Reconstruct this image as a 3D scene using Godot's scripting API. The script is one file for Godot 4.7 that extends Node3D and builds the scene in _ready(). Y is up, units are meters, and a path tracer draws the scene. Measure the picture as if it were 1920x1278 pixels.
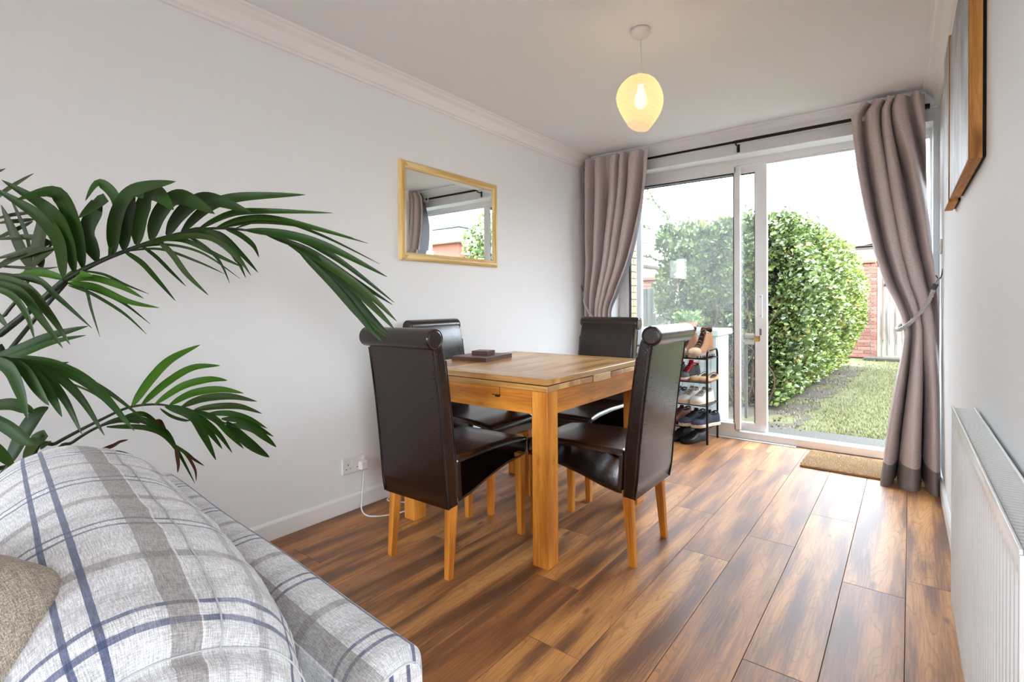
extends Node3D

# Dining end of a living room: oak table, four leather chairs, sliding patio door to a garden, palm and plaid sofa in front.
const EYE := Vector3(0, 1.09, 0)
const FOCAL := 968.57      # in pixels of the 1920 x 1278 frame
const CENTRE_Y := 581.1
const LEFT := -2.355       # inner face of the left wall
const TOP := 2.4           # ceiling
const BACK := -4.2         # inner face of the back wall

var mats := {}
var used_names := {}
var rng := RandomNumberGenerator.new()
var taken := 0

func V(x: float, y: float, z: float) -> Vector3:
	return Vector3(x, y, z)

func _ready() -> void:
	rng.seed = 71
	camera_and_sky()
	make_materials()
	room()
	patio_door()
	garden()
	table_and_chairs()
	curtains()
	pendant()
	wall_things()
	shoe_rack()
	sofa()
	palm()

func camera_and_sky() -> void:
	var cam := Camera3D.new()
	cam.name = "camera"
	var yaw := deg_to_rad(37.663)
	var pitch := deg_to_rad(-0.718)
	var roll := deg_to_rad(-0.401)
	var fwd := V(-sin(yaw), 0, -cos(yaw))
	var rt := V(cos(yaw), 0, -sin(yaw))
	var f2 := fwd * cos(pitch) + Vector3.UP * sin(pitch)
	var u2 := Vector3.UP * cos(pitch) - fwd * sin(pitch)
	cam.transform = Transform3D(Basis(rt * cos(roll) + u2 * sin(roll), u2 * cos(roll) - rt * sin(roll), -f2), EYE)
	cam.projection = Camera3D.PROJECTION_FRUSTUM
	cam.near = 0.05
	cam.far = 200.0
	cam.size = 2.0 * cam.near * 639.0 / FOCAL
	cam.frustum_offset = Vector2(0, -(639.0 - CENTRE_Y) / FOCAL * cam.near)
	add_child(cam)
	cam.current = true
	var we := WorldEnvironment.new()
	we.name = "world_environment"
	var e := Environment.new()
	var sky := Sky.new()
	var sm := ProceduralSkyMaterial.new()
	sm.sky_top_color = Color(0.88, 0.94, 1.0)
	sm.sky_horizon_color = Color(0.96, 0.98, 1.0)
	sm.sky_curve = 0.2
	sm.ground_bottom_color = Color(0.45, 0.45, 0.4)
	sm.ground_horizon_color = Color(0.6, 0.6, 0.55)
	sm.sky_energy_multiplier = 3.6
	sm.ground_energy_multiplier = 1.0
	sky.sky_material = sm
	e.background_mode = Environment.BG_SKY
	e.sky = sky
	e.tonemap_mode = Environment.TONE_MAPPER_LINEAR
	e.tonemap_exposure = 1.08
	e.sdfgi_enabled = true
	e.ssao_enabled = true
	e.ssil_enabled = true
	we.environment = e
	add_child(we)
	# daylight that comes in through the living-room windows behind the camera
	window_light("window_daylight", V(-1.15, 1.45, 3.52), Vector2(2.2, 1.3), 0.0, 3.0)
	window_light("side_window_daylight", V(-4.82, 1.45, 1.9), Vector2(1.8, 1.3), -90.0, 1.0)
	window_light("kitchen_daylight", V(1.70, 1.40, 1.05), Vector2(1.2, 1.2), 90.0, 5.2)

func window_light(called: String, where: Vector3, size: Vector2, turn: float, energy: float) -> void:
	var l := AreaLight3D.new()
	l.name = called
	l.area_size = size
	l.light_color = Color(0.97, 0.985, 1.0)
	l.light_energy = energy
	l.shadow_enabled = true
	l.position = where
	l.rotation_degrees.y = turn
	add_child(l)

# ---------------------------------------------------------------- names and metas
func numbered(called: String) -> String:
	if not used_names.has(called):
		used_names[called] = 0
		return called
	used_names[called] += 1
	return "%s_%03d" % [called, used_names[called]]

func tag(o: Node3D, label: String, category: String, group := "") -> Node3D:
	o.set_meta("label", label)
	o.set_meta("category", category)
	if group != "":
		o.set_meta("group", group)
	return o

func thing(called: String, label: String, category: String, where := Vector3.ZERO, turn := 0.0, group := "") -> Node3D:
	var o := Node3D.new()
	o.name = numbered(called)
	add_child(o)
	o.position = where
	o.rotation_degrees.y = turn
	tag(o, label, category, group)
	return o

func put(called: String, m: Mesh, mat: Material, parent: Node3D = null) -> MeshInstance3D:
	var o := MeshInstance3D.new()
	o.mesh = m
	o.material_override = mat
	if parent == null:
		o.name = numbered(called)
		add_child(o)
	else:
		var n := called
		var k := 0
		while parent.has_node(n):
			k += 1
			n = "%s_%03d" % [called, k]
		o.name = n
		parent.add_child(o)
	return o

func struct(called: String, m: Mesh, mat: Material) -> MeshInstance3D:
	var o := MeshInstance3D.new()
	o.mesh = m
	o.material_override = mat
	o.name = called
	o.set_meta("kind", "structure")
	add_child(o)
	return o

func many(called: String, m: Mesh, mat: Material, where: Array, tints: Array, parent: Node3D = null) -> MultiMeshInstance3D:
	var mm := MultiMesh.new()
	mm.transform_format = MultiMesh.TRANSFORM_3D
	mm.use_colors = tints.size() > 0
	mm.mesh = m
	mm.instance_count = where.size()
	for i in where.size():
		mm.set_instance_transform(i, where[i])
		if tints.size() > 0:
			mm.set_instance_color(i, tints[i])
	var o := MultiMeshInstance3D.new()
	o.multimesh = mm
	o.material_override = mat
	o.name = called
	o.set_meta("kind", "stuff")
	if parent == null:
		add_child(o)
	else:
		parent.add_child(o, true)
	return o

# ---------------------------------------------------------------- mesh builder
class MB:
	var v := PackedVector3Array()
	var n := PackedVector3Array()
	var t := PackedVector2Array()
	var i := PackedInt32Array()

	func tri(a: int, b: int, c: int) -> void:
		i.append(a)
		i.append(b)
		i.append(c)

	func vert(p: Vector3, nn: Vector3, uv := Vector2.ZERO) -> int:
		v.append(p)
		n.append(nn)
		t.append(uv)
		return v.size() - 1

	# triangle wound so that its front looks along the given normal
	func tri_n(a: int, b: int, c: int, nn: Vector3) -> void:
		if (v[c] - v[a]).cross(v[b] - v[a]).dot(nn) >= 0.0:
			tri(a, b, c)
		else:
			tri(a, c, b)

	func quad(a: Vector3, b: Vector3, c: Vector3, d: Vector3, nn: Vector3, uvs := 1.0) -> void:
		var lu := (b - a).length() * uvs
		var lv := (d - a).length() * uvs
		var q := [vert(a, nn, Vector2(0, 0)), vert(b, nn, Vector2(lu, 0)), vert(c, nn, Vector2(lu, lv)), vert(d, nn, Vector2(0, lv))]
		tri_n(q[0], q[1], q[2], nn)
		tri_n(q[0], q[2], q[3], nn)

	# rows of points -> smooth sheet; uv is arc length in metres (u along a row, v across rows)
	func grid(rows: Array, closed := false, flip := false, uv0 := Vector2.ZERO) -> void:
		var nr := rows.size()
		var nc: int = rows[0].size()
		var b := v.size()
		var mid := nr / 2
		var us := PackedFloat32Array()
		us.resize(nc)
		for c in range(1, nc):
			us[c] = us[c - 1] + (rows[mid][c] as Vector3).distance_to(rows[mid][c - 1])
		var vs := 0.0
		var cm := nc / 2
		var acc := PackedVector3Array()
		acc.resize(nr * nc)
		for r in nr:
			var row: PackedVector3Array = rows[r]
			if r > 0:
				var prev: PackedVector3Array = rows[r - 1]
				vs += (row[cm].distance_to(prev[cm]) + row[0].distance_to(prev[0])) * 0.5
			for c in nc:
				v.append(row[c])
				t.append(uv0 + Vector2(us[c], vs))
		for r in nr - 1:
			for c in nc - 1:
				var p := r * nc + c
				var q := p + 1
				var s := p + nc
				var w := s + 1
				var nn := (v[b + w] - v[b + p]).cross(v[b + q] - v[b + s])
				if flip:
					nn = -nn
				acc[p] += nn
				acc[q] += nn
				acc[s] += nn
				acc[w] += nn
				if flip:
					tri(b + p, b + w, b + q)
					tri(b + p, b + s, b + w)
				else:
					tri(b + p, b + q, b + w)
					tri(b + p, b + w, b + s)
		if closed:
			for r in nr:
				var sum := acc[r * nc] + acc[r * nc + nc - 1]
				acc[r * nc] = sum
				acc[r * nc + nc - 1] = sum
		if closed:
			# a closed skin looks outwards, away from the middle of each row
			var out := 0.0
			for r in nr:
				var mid_p := Vector3.ZERO
				for c in nc - 1:
					mid_p += v[b + r * nc + c]
				mid_p /= nc - 1
				for c in nc - 1:
					out += acc[r * nc + c].dot(v[b + r * nc + c] - mid_p)
			if out < 0.0:
				for k in nr * nc:
					acc[k] = -acc[k]
		for k in nr * nc:
			n.append(acc[k].normalized())

	func cap(ring: PackedVector3Array, nn: Vector3) -> void:
		var c := Vector3.ZERO
		for p in ring:
			c += p
		c /= ring.size()
		var m := vert(c, nn, Vector2(c.x, c.z))
		var first := v.size()
		for p in ring:
			vert(p, nn, Vector2(p.x + p.y, p.z))
		for k in ring.size():
			tri_n(m, first + k, first + (k + 1) % ring.size(), nn)

	# box with chamfered, smooth-shaded edges; grain: axis along which u runs
	func box(c: Vector3, size: Vector3, bev := 0.004, grain := 0, off := Vector2.ZERO, basis := Basis.IDENTITY) -> void:
		var h := size * 0.5
		var e := minf(bev, minf(h.x, minf(h.y, h.z)) * 0.9)
		var id := {}
		for ax in 3:
			for sg in [-1, 1]:
				var nn := Vector3.ZERO
				nn[ax] = sg
				for k in 4:
					var p := Vector3.ZERO
					var o1 := (ax + 1) % 3
					var o2 := (ax + 2) % 3
					var s1 := 1 if (k & 1) else -1
					var s2 := 1 if (k & 2) else -1
					p[ax] = h[ax] * sg
					p[o1] = (h[o1] - e) * s1
					p[o2] = (h[o2] - e) * s2
					var uv: Vector2
					if ax == grain:
						uv = Vector2(p[o1], p[o2])
					else:
						uv = Vector2(p[grain], p[3 - ax - grain])
					var sgn := [0, 0, 0]
					sgn[ax] = sg
					sgn[o1] = s1
					sgn[o2] = s2
					id["%d%d%d%d" % [ax, sgn[0], sgn[1], sgn[2]]] = vert(c + basis * p, basis * nn, uv + off)
		for ax in 3:
			var o1 := (ax + 1) % 3
			var o2 := (ax + 2) % 3
			for sg in [-1, 1]:
				var q := []
				for s in [[-1, -1], [1, -1], [1, 1], [-1, 1]]:
					var g := [0, 0, 0]
					g[ax] = sg
					g[o1] = s[0]
					g[o2] = s[1]
					q.append(id["%d%d%d%d" % [ax, g[0], g[1], g[2]]])
				var nn := Vector3.ZERO
				nn[ax] = sg
				tri_n(q[0], q[1], q[2], basis * nn)
				tri_n(q[0], q[2], q[3], basis * nn)
			if e > 0.0:
				# edges that run along ax
				for s1 in [-1, 1]:
					for s2 in [-1, 1]:
						var q := []
						for w in [[o1, -1], [o1, 1], [o2, 1], [o2, -1]]:
							var g := [0, 0, 0]
							g[ax] = w[1]
							g[o1] = s1
							g[o2] = s2
							q.append(id["%d%d%d%d" % [w[0], g[0], g[1], g[2]]])
						var nn := Vector3.ZERO
						nn[o1] = s1
						nn[o2] = s2
						tri_n(q[0], q[1], q[2], basis * nn)
						tri_n(q[0], q[2], q[3], basis * nn)
		if e > 0.0:
			for a in [-1, 1]:
				for b in [-1, 1]:
					for d in [-1, 1]:
						tri_n(id["0%d%d%d" % [a, b, d]], id["1%d%d%d" % [a, b, d]], id["2%d%d%d" % [a, b, d]], basis * Vector3(a, b, d))

	func tube(pts: Array, radii, sides := 8, caps := true) -> void:
		var rows := []
		var up := Vector3.UP
		var d0: Vector3 = (pts[1] - pts[0]).normalized()
		if absf(d0.dot(up)) > 0.9:
			up = Vector3.RIGHT
		var x := d0.cross(up).normalized()
		for k in pts.size():
			var d: Vector3
			if k == 0:
				d = d0
			elif k == pts.size() - 1:
				d = (pts[k] - pts[k - 1]).normalized()
			else:
				d = (pts[k + 1] - pts[k - 1]).normalized()
			x = (x - d * x.dot(d)).normalized()
			var y := d.cross(x)
			var r: float = radii[k] if radii is Array or radii is PackedFloat32Array else radii
			var row := PackedVector3Array()
			for s in sides + 1:
				var a := TAU * s / sides
				row.append(pts[k] + (x * cos(a) + y * sin(a)) * r)
			rows.append(row)
		grid(rows, true)
		if caps:
			var a: PackedVector3Array = rows[0].slice(0, sides)
			cap(a, -d0)
			var z: PackedVector3Array = rows[-1].slice(0, sides)
			cap(z, (pts[-1] - pts[-2]).normalized())

	func lathe(profile: Array, seg := 24, c := Vector3.ZERO) -> void:
		var rows := []
		for p in profile:
			var row := PackedVector3Array()
			for s in seg + 1:
				var a := TAU * s / seg
				row.append(c + Vector3(cos(a) * p[0], p[1], sin(a) * p[0]))
			rows.append(row)
		grid(rows, true)

	# closed outline (in the plane of ax_u, ax_v) pushed along ax_w from -half to half, with rounded rims
	func prism(outline: PackedVector2Array, c: Vector3, ax_u: Vector3, ax_v: Vector3, ax_w: Vector3, half: float, bev := 0.01, taper := 1.0) -> void:
		var m := outline.size()
		var area := 0.0
		for k in m:
			area += outline[k].cross(outline[(k + 1) % m])
		var nrm := []
		for k in m:
			var e: Vector2 = outline[(k + 1) % m] - outline[(k - 1 + m) % m]
			var q := Vector2(e.y, -e.x).normalized()
			nrm.append(q if area > 0 else -q)
		var rows := []
		var steps := [[-half, 1.0], [-half + bev * 0.13, 0.5], [-half + bev * 0.5, 0.13], [-half + bev, 0.0], [0.0, 0.0], [half - bev, 0.0], [half - bev * 0.5, 0.13], [half - bev * 0.13, 0.5], [half, 1.0]]
		for s in steps:
			var row := PackedVector3Array()
			for k in m + 1:
				var p: Vector2 = outline[k % m] - (nrm[k % m] as Vector2) * bev * (s[1] as float)
				row.append(c + ax_u * p.x + ax_v * p.y + ax_w * (s[0] as float))
			rows.append(row)
		grid(rows, true)
		for s in [0, steps.size() - 1]:
			var poly := PackedVector2Array()
			for k in m:
				poly.append(outline[k] - (nrm[k] as Vector2) * bev)
			var idx := Geometry2D.triangulate_polygon(poly)
			var nn := ax_w * (-1.0 if s == 0 else 1.0)
			var first := v.size()
			for k in m:
				vert(rows[s][k], nn, poly[k])
			for k in range(0, idx.size(), 3):
				tri_n(first + idx[k], first + idx[k + 1], first + idx[k + 2], nn)

	func mesh() -> ArrayMesh:
		# wind every triangle to agree with its normals
		for k in range(0, i.size(), 3):
			var a := i[k]
			var b := i[k + 1]
			var c := i[k + 2]
			if (v[c] - v[a]).cross(v[b] - v[a]).dot(n[a] + n[b] + n[c]) < 0.0:
				i[k + 1] = c
				i[k + 2] = b
		var arr := []
		arr.resize(Mesh.ARRAY_MAX)
		arr[Mesh.ARRAY_VERTEX] = v
		arr[Mesh.ARRAY_NORMAL] = n
		arr[Mesh.ARRAY_TEX_UV] = t
		arr[Mesh.ARRAY_INDEX] = i
		var m := ArrayMesh.new()
		m.add_surface_from_arrays(Mesh.PRIMITIVE_TRIANGLES, arr)
		return m

func one_box(c: Vector3, size: Vector3, bev := 0.004, grain := 0, basis := Basis.IDENTITY, off := Vector2.INF) -> ArrayMesh:
	var b := MB.new()
	if off == Vector2.INF:
		# keep the piece inside one repeat of the timber
		off = Vector2(size[grain] * 0.5 + rng.randf() * maxf(0.0, 0.88 - size[grain]), rng.randf_range(0.06, 0.24))
	b.box(c, size, bev, grain, off, basis)
	return b.mesh()

func one_tube(pts: Array, r, sides := 8) -> ArrayMesh:
	var b := MB.new()
	b.tube(pts, r, sides)
	return b.mesh()

func spline(pts: Array, steps: int) -> Array:
	var out := []
	var m := pts.size()
	for s in m - 1:
		var a: Vector3 = pts[maxi(s - 1, 0)]
		var b: Vector3 = pts[s]
		var c: Vector3 = pts[s + 1]
		var d: Vector3 = pts[mini(s + 2, m - 1)]
		for k in steps:
			var t := float(k) / steps
			out.append(0.5 * (2.0 * b + (c - a) * t + (2.0 * a - 5.0 * b + 4.0 * c - d) * t * t + (3.0 * b - a - 3.0 * c + d) * t * t * t))
	out.append(pts[-1])
	return out

# piecewise curve through keys [[x, y], ...], smooth between them
func curve_at(keys: Array, x: float, col := 1) -> float:
	var m := keys.size()
	if x <= keys[0][0]:
		return keys[0][col]
	for s in m - 1:
		if x <= keys[s + 1][0]:
			var t: float = (x - keys[s][0]) / (keys[s + 1][0] - keys[s][0])
			var a: float = keys[maxi(s - 1, 0)][col]
			var b: float = keys[s][col]
			var c: float = keys[s + 1][col]
			var d: float = keys[mini(s + 2, m - 1)][col]
			return 0.5 * (2.0 * b + (c - a) * t + (2.0 * a - 5.0 * b + 4.0 * c - d) * t * t + (3.0 * b - a - 3.0 * c + d) * t * t * t)
	return keys[m - 1][col]

func rounded(pts: Array, r: float, n := 4) -> PackedVector2Array:
	var out := PackedVector2Array()
	var m := pts.size()
	for k in m:
		var p: Vector2 = pts[k]
		var a: Vector2 = pts[(k - 1 + m) % m]
		var b: Vector2 = pts[(k + 1) % m]
		var ra := minf(r, p.distance_to(a) * 0.45)
		var rb := minf(r, p.distance_to(b) * 0.45)
		var pa := p + (a - p).normalized() * ra
		var pb := p + (b - p).normalized() * rb
		for s in n + 1:
			var t := float(s) / n
			out.append(pa.lerp(p, t).lerp(p.lerp(pb, t), t))
	return out

# ---------------------------------------------------------------- materials
func flat(col: Color, rough := 0.6, metal := 0.0) -> StandardMaterial3D:
	var m := StandardMaterial3D.new()
	m.albedo_color = col
	m.roughness = rough
	m.metallic = metal
	return m

func noise(freq: float, octaves := 3, sd := 1, kind := FastNoiseLite.TYPE_SIMPLEX_SMOOTH) -> FastNoiseLite:
	var n := FastNoiseLite.new()
	n.seed = sd
	n.noise_type = kind
	n.frequency = freq
	n.fractal_octaves = octaves
	return n

func noise_tex(freq: float, octaves: int, c0: Color, c1: Color, size := 256, sd := 3) -> NoiseTexture2D:
	var t := NoiseTexture2D.new()
	t.width = size
	t.height = size
	t.seamless = true
	t.noise = noise(freq, octaves, sd)
	var g := Gradient.new()
	g.set_color(0, c0)
	g.set_color(1, c1)
	t.color_ramp = g
	return t

# colour from noise over world-sized triplanar tiles, with fine relief
func noisy(c0: Color, c1: Color, rough: float, tiles: float, freq := 0.03, octaves := 4, relief := 0.0, sd := 3) -> StandardMaterial3D:
	var m := flat(Color.WHITE, rough)
	m.albedo_texture = noise_tex(freq, octaves, c0, c1, 256, sd)
	m.uv1_triplanar = true
	m.uv1_scale = Vector3.ONE * tiles
	if relief > 0.0:
		m.heightmap_enabled = true
		m.heightmap_texture = noise_tex(freq * 2.0, octaves, Color.BLACK, Color.WHITE, 256, sd + 1)
		m.heightmap_scale = relief
	return m

# timber: u runs along the grain. lm x wm metres of wood.
func wood_image(w: int, h: int, lm: float, wm: float, sd: int, light: Color, mid: Color, dark: Color, streak: float, ring: float, knots: int) -> ImageTexture:
	var low := noise(1.0, 2, sd)
	var fib := noise(1.0, 3, sd + 7)
	var r := RandomNumberGenerator.new()
	r.seed = sd
	var kn := []
	for k in knots:
		kn.append(Vector3(r.randf() * lm, r.randf_range(0.15, 0.85) * wm, r.randf_range(0.008, 0.02)))
	var data := PackedByteArray()
	data.resize(w * h * 3)
	var o := 0
	for y in h:
		var b := wm * y / h
		for x in w:
			var a := lm * x / w
			var bb := b
			var core := 0.0
			for k in kn:
				var dx: float = (a - k.x) * 0.35
				var dy: float = b - k.y
				var d: float = sqrt(dx * dx + dy * dy) / k.z
				if d < 4.0:
					bb += dy / (0.6 + d * d) * 0.9
					if d < 1.0:
						core = maxf(core, 1.0 - d)
			var tone := low.get_noise_2d(a * 1.0, bb * 9.0 + 40.0)
			var field := low.get_noise_2d(a * 1.1 + 90.0, bb * 8.0) + 0.07 * low.get_noise_2d(a * 5.0, bb * 20.0 + 9.0)
			var rings := sin(field * ring)
			var f := fib.get_noise_2d(a * 14.0, bb * 420.0)
			var f2 := fib.get_noise_2d(a * 4.0 + 33.0, bb * 110.0)
			var t := clampf(0.5 + tone * 0.9 + f * 0.18 + f2 * 0.32, 0.0, 1.0)
			var col := mid.lerp(light, (t - 0.5) * 2.0) if t > 0.5 else dark.lerp(mid, t * 2.0)
			var line := smoothstep(0.62, 1.0, rings) * (0.55 + 1.2 * f) * streak * 0.75
			line = maxf(line, smoothstep(0.28, 0.65, low.get_noise_2d(a * 0.6 + 5.0, bb * 16.0 + 70.0)) * streak * 0.85)
			col = col.lerp(dark, clampf(line + core * 0.9, 0.0, 0.9))
			data[o] = int(clampf(col.r, 0, 1) * 255.0)
			data[o + 1] = int(clampf(col.g, 0, 1) * 255.0)
			data[o + 2] = int(clampf(col.b, 0, 1) * 255.0)
			o += 3
	return ImageTexture.create_from_image(Image.create_from_data(w, h, false, Image.FORMAT_RGB8, data))

func wood_mat(tex: Texture2D, lm: float, wm: float, rough: float, spec := 0.5) -> StandardMaterial3D:
	var m := flat(Color.WHITE, rough)
	m.albedo_texture = tex
	m.uv1_scale = Vector3(1.0 / lm, 1.0 / wm, 1)
	m.metallic_specular = spec
	return m

# checked cloth; bands: [centre, width, colour, strength] in metres, per direction
func check_image(w: int, h: int, um: float, vm: float, base: Color, ub: Array, vb: Array, grit: float, sd: int) -> ImageTexture:
	var r := RandomNumberGenerator.new()
	r.seed = sd
	var slub := noise(1.0, 2, sd)
	var ucol := []
	for x in w:
		var u := um * x / w
		var c := Color(0, 0, 0, 0)
		for b in ub:
			var d := absf(u - b[0])
			d = minf(d, um - d)
			if d < b[1] * 0.5:
				c = Color(b[2].r, b[2].g, b[2].b, b[3])
		ucol.append(c)
	var data := PackedByteArray()
	data.resize(w * h * 3)
	var o := 0
	for y in h:
		var v := vm * y / h
		var vc := Color(0, 0, 0, 0)
		for b in vb:
			var d := absf(v - b[0])
			d = minf(d, vm - d)
			if d < b[1] * 0.5:
				vc = Color(b[2].r, b[2].g, b[2].b, b[3])
		for x in w:
			var c := base
			var twill := ((x + y) >> 1) & 1
			var uc: Color = ucol[x]
			if uc.a > 0.0:
				c = c.lerp(uc, uc.a * (0.75 if twill else 1.0) * (0.9 if vc.a <= 0.0 else 1.0))
			if vc.a > 0.0:
				c = c.lerp(vc, vc.a * (1.0 if twill else 0.75))
			var s := 1.0 + grit * (r.randf() - 0.5) + 0.22 * slub.get_noise_2d(x * 0.02, y * 0.35) + 0.16 * slub.get_noise_2d(x * 0.35 + 500.0, y * 0.02)
			data[o] = int(clampf(c.r * s, 0, 1) * 255.0)
			data[o + 1] = int(clampf(c.g * s, 0, 1) * 255.0)
			data[o + 2] = int(clampf(c.b * s, 0, 1) * 255.0)
			o += 3
	return ImageTexture.create_from_image(Image.create_from_data(w, h, false, Image.FORMAT_RGB8, data))

func make_materials() -> void:
	mats.wall = flat(Color(0.925, 0.93, 0.93), 0.75)
	mats.ceiling = flat(Color(0.935, 0.94, 0.945), 0.85)
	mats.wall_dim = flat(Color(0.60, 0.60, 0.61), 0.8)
	mats.gloss_white = flat(Color(0.94, 0.935, 0.93), 0.3)
	mats.upvc = flat(Color(0.95, 0.95, 0.95), 0.3)
	mats.enamel = flat(Color(0.93, 0.935, 0.935), 0.25)
	mats.plastic = flat(Color(0.9, 0.885, 0.87), 0.35)
	mats.joint = flat(Color(0.10, 0.07, 0.05), 0.8)
	mats.black_metal = flat(Color(0.035, 0.033, 0.035), 0.4, 0.3)
	mats.chrome = flat(Color(0.75, 0.75, 0.76), 0.2, 1.0)
	mats.steel = flat(Color(0.42, 0.4, 0.4), 0.35, 0.9)
	mats.brass = flat(Color(0.78, 0.6, 0.35), 0.35, 0.7)
	mats.dark = flat(Color(0.03, 0.03, 0.03), 0.8)
	mats.gasket = flat(Color(0.12, 0.16, 0.17), 0.6)
	mats.floor_wood = []
	for k in 6:
		var lt: Color = [Color(0.82, 0.58, 0.32), Color(0.76, 0.52, 0.28), Color(0.85, 0.62, 0.36), Color(0.74, 0.50, 0.28), Color(0.83, 0.58, 0.30), Color(0.78, 0.55, 0.32)][k]
		var tx := wood_image(1024, 144, 1.36, 0.196, 11 + k * 5, lt, Color(lt.r * 0.84, lt.g * 0.79, lt.b * 0.74), Color(0.44, 0.275, 0.155), 0.58, 30.0, 1 if k % 2 == 0 else 0)
		var fm := wood_mat(tx, 1.36, 0.196, 0.50, 0.55)
		fm.anisotropy_enabled = true
		fm.anisotropy = 0.85
		fm.clearcoat_enabled = true
		fm.clearcoat = 0.62
		fm.clearcoat_roughness = 0.6
		mats.floor_wood.append(fm)
	var oak := wood_image(1024, 256, 1.1, 0.3, 91, Color(0.91, 0.74, 0.49), Color(0.85, 0.66, 0.40), Color(0.70, 0.50, 0.28), 0.25, 26.0, 1)
	mats.oak = wood_mat(oak, 1.1, 0.3, 0.25, 0.65)
	mats.oak_leg = wood_mat(oak, 1.0, 0.32, 0.38, 0.45)
	mats.oak_leg.albedo_color = Color(1.0, 0.84, 0.56)
	mats.end_grain = noisy(Color(0.70, 0.50, 0.33), Color(0.78, 0.58, 0.40), 0.5, 9.0)
	# bonded leather: dark brown, glossy, blistered
	var le := flat(Color.WHITE, 0.20)
	le.albedo_texture = noise_tex(0.02, 4, Color(0.10, 0.052, 0.04), Color(0.15, 0.08, 0.06), 256, 5)
	le.uv1_triplanar = true
	le.uv1_scale = Vector3.ONE * 3.0
	le.metallic_specular = 0.6
	le.heightmap_enabled = true
	le.heightmap_texture = noise_tex(0.09, 3, Color.BLACK, Color.WHITE, 512, 6)
	le.heightmap_scale = 0.05
	mats.leather = le
	mats.leather_trim = flat(Color(0.10, 0.055, 0.045), 0.35)
	mats.blister = flat(Color(0.20, 0.10, 0.08), 0.2)
	# plaid
	var navy := Color(0.25, 0.28, 0.40)
	var taupe := Color(0.53, 0.51, 0.50)
	var pale := Color(0.90, 0.90, 0.91)
	var plaid := check_image(512, 512, 0.213, 0.225, Color(0.78, 0.78, 0.785),
		[[0.014, 0.006, navy, 0.85], [0.036, 0.007, navy, 0.85], [0.025, 0.012, pale, 0.5], [0.128, 0.017, taupe, 0.75], [0.10, 0.03, pale, 0.35], [0.16, 0.03, pale, 0.4], [0.195, 0.016, Color(0.66, 0.66, 0.67), 0.5]],
		[[0.015, 0.006, navy, 0.9], [0.040, 0.0065, navy, 0.9], [0.108, 0.030, taupe, 0.75], [0.1245, 0.0022, Color(0.88, 0.88, 0.88), 0.9], [0.165, 0.035, pale, 0.35], [0.195, 0.012, Color(0.55, 0.54, 0.56), 0.5], [0.075, 0.02, pale, 0.3]], 0.30, 8)
	mats.plaid = flat(Color.WHITE, 0.95)
	mats.plaid.albedo_texture = plaid
	mats.plaid.uv1_scale = Vector3(1.0 / 0.213, 1.0 / 0.225, 1)
	mats.plaid.rim_enabled = true
	mats.plaid.rim = 0.3
	mats.plaid_seam = flat(Color(0.72, 0.72, 0.73), 0.95)
	var tweed := check_image(256, 256, 0.1, 0.1, Color(0.62, 0.58, 0.53), [[0.025, 0.05, Color(0.55, 0.51, 0.47), 0.4]], [[0.05, 0.05, Color(0.70, 0.66, 0.60), 0.4]], 0.7, 21)
	mats.tweed = flat(Color.WHITE, 0.95)
	mats.tweed.albedo_texture = tweed
	mats.tweed.uv1_scale = Vector3(10, 10, 1)
	var cur := check_image(256, 256, 0.08, 0.08, Color(0.78, 0.72, 0.705), [], [], 0.12, 31)
	mats.curtain = flat(Color.WHITE, 0.36)
	mats.curtain.albedo_texture = cur
	mats.curtain.uv1_scale = Vector3(12, 12, 1)
	mats.curtain.rim_enabled = true
	mats.curtain.rim = 0.3
	mats.lining = flat(Color(0.33, 0.32, 0.34), 0.8)
	mats.hem = flat(Color(0.50, 0.465, 0.455), 0.45)
	mats.header_tape = flat(Color(0.86, 0.83, 0.76), 0.8)
	mats.rope = noisy(Color(0.66, 0.64, 0.64), Color(0.80, 0.78, 0.78), 0.6, 20.0)
	mats.coir = noisy(Color(0.66, 0.50, 0.34), Color(0.84, 0.68, 0.50), 0.95, 9.0, 0.12, 3, 0.4)
	# greens of the palm
	mats.leaf = []
	for c in [Color(0.15, 0.27, 0.06), Color(0.25, 0.43, 0.06), Color(0.30, 0.17, 0.09), Color(0.24, 0.29, 0.18), Color(0.18, 0.32, 0.08), Color(0.12, 0.23, 0.06), Color(0.20, 0.29, 0.10)]:
		var lm := flat(c, 0.45)
		lm.metallic_specular = 0.35
		lm.backlight_enabled = true
		lm.backlight = Color(c.r * 0.5, c.g * 0.7, c.b * 0.3)
		lm.albedo_texture = noise_tex(0.05, 2, Color(0.82, 0.82, 0.78), Color(1, 1, 1), 64, 40)
		lm.uv1_scale = Vector3(60, 1.2, 1)
		mats.leaf.append(lm)
	mats.leaf_under = flat(Color(0.42, 0.45, 0.40), 0.6)
	mats.stem = flat(Color(0.10, 0.16, 0.06), 0.5)
	mats.soil = noisy(Color(0.16, 0.11, 0.08), Color(0.27, 0.20, 0.14), 1.0, 4.0, 0.1, 4, 1.0)
	mats.pot = noisy(Color(0.50, 0.49, 0.47), Color(0.60, 0.58, 0.55), 0.6, 3.0)
	# glass
	var gl := flat(Color(0.92, 0.97, 0.96, 0.06), 0.0)
	gl.transparency = BaseMaterial3D.TRANSPARENCY_ALPHA
	mats.glass = gl
	var ob := flat(Color(0.50, 0.57, 0.57, 0.86), 0.4)
	ob.transparency = BaseMaterial3D.TRANSPARENCY_ALPHA
	mats.obscured = ob
	var mi := flat(Color(0.93, 0.95, 0.95), 0.0, 1.0)
	mats.mirror = mi
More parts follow.
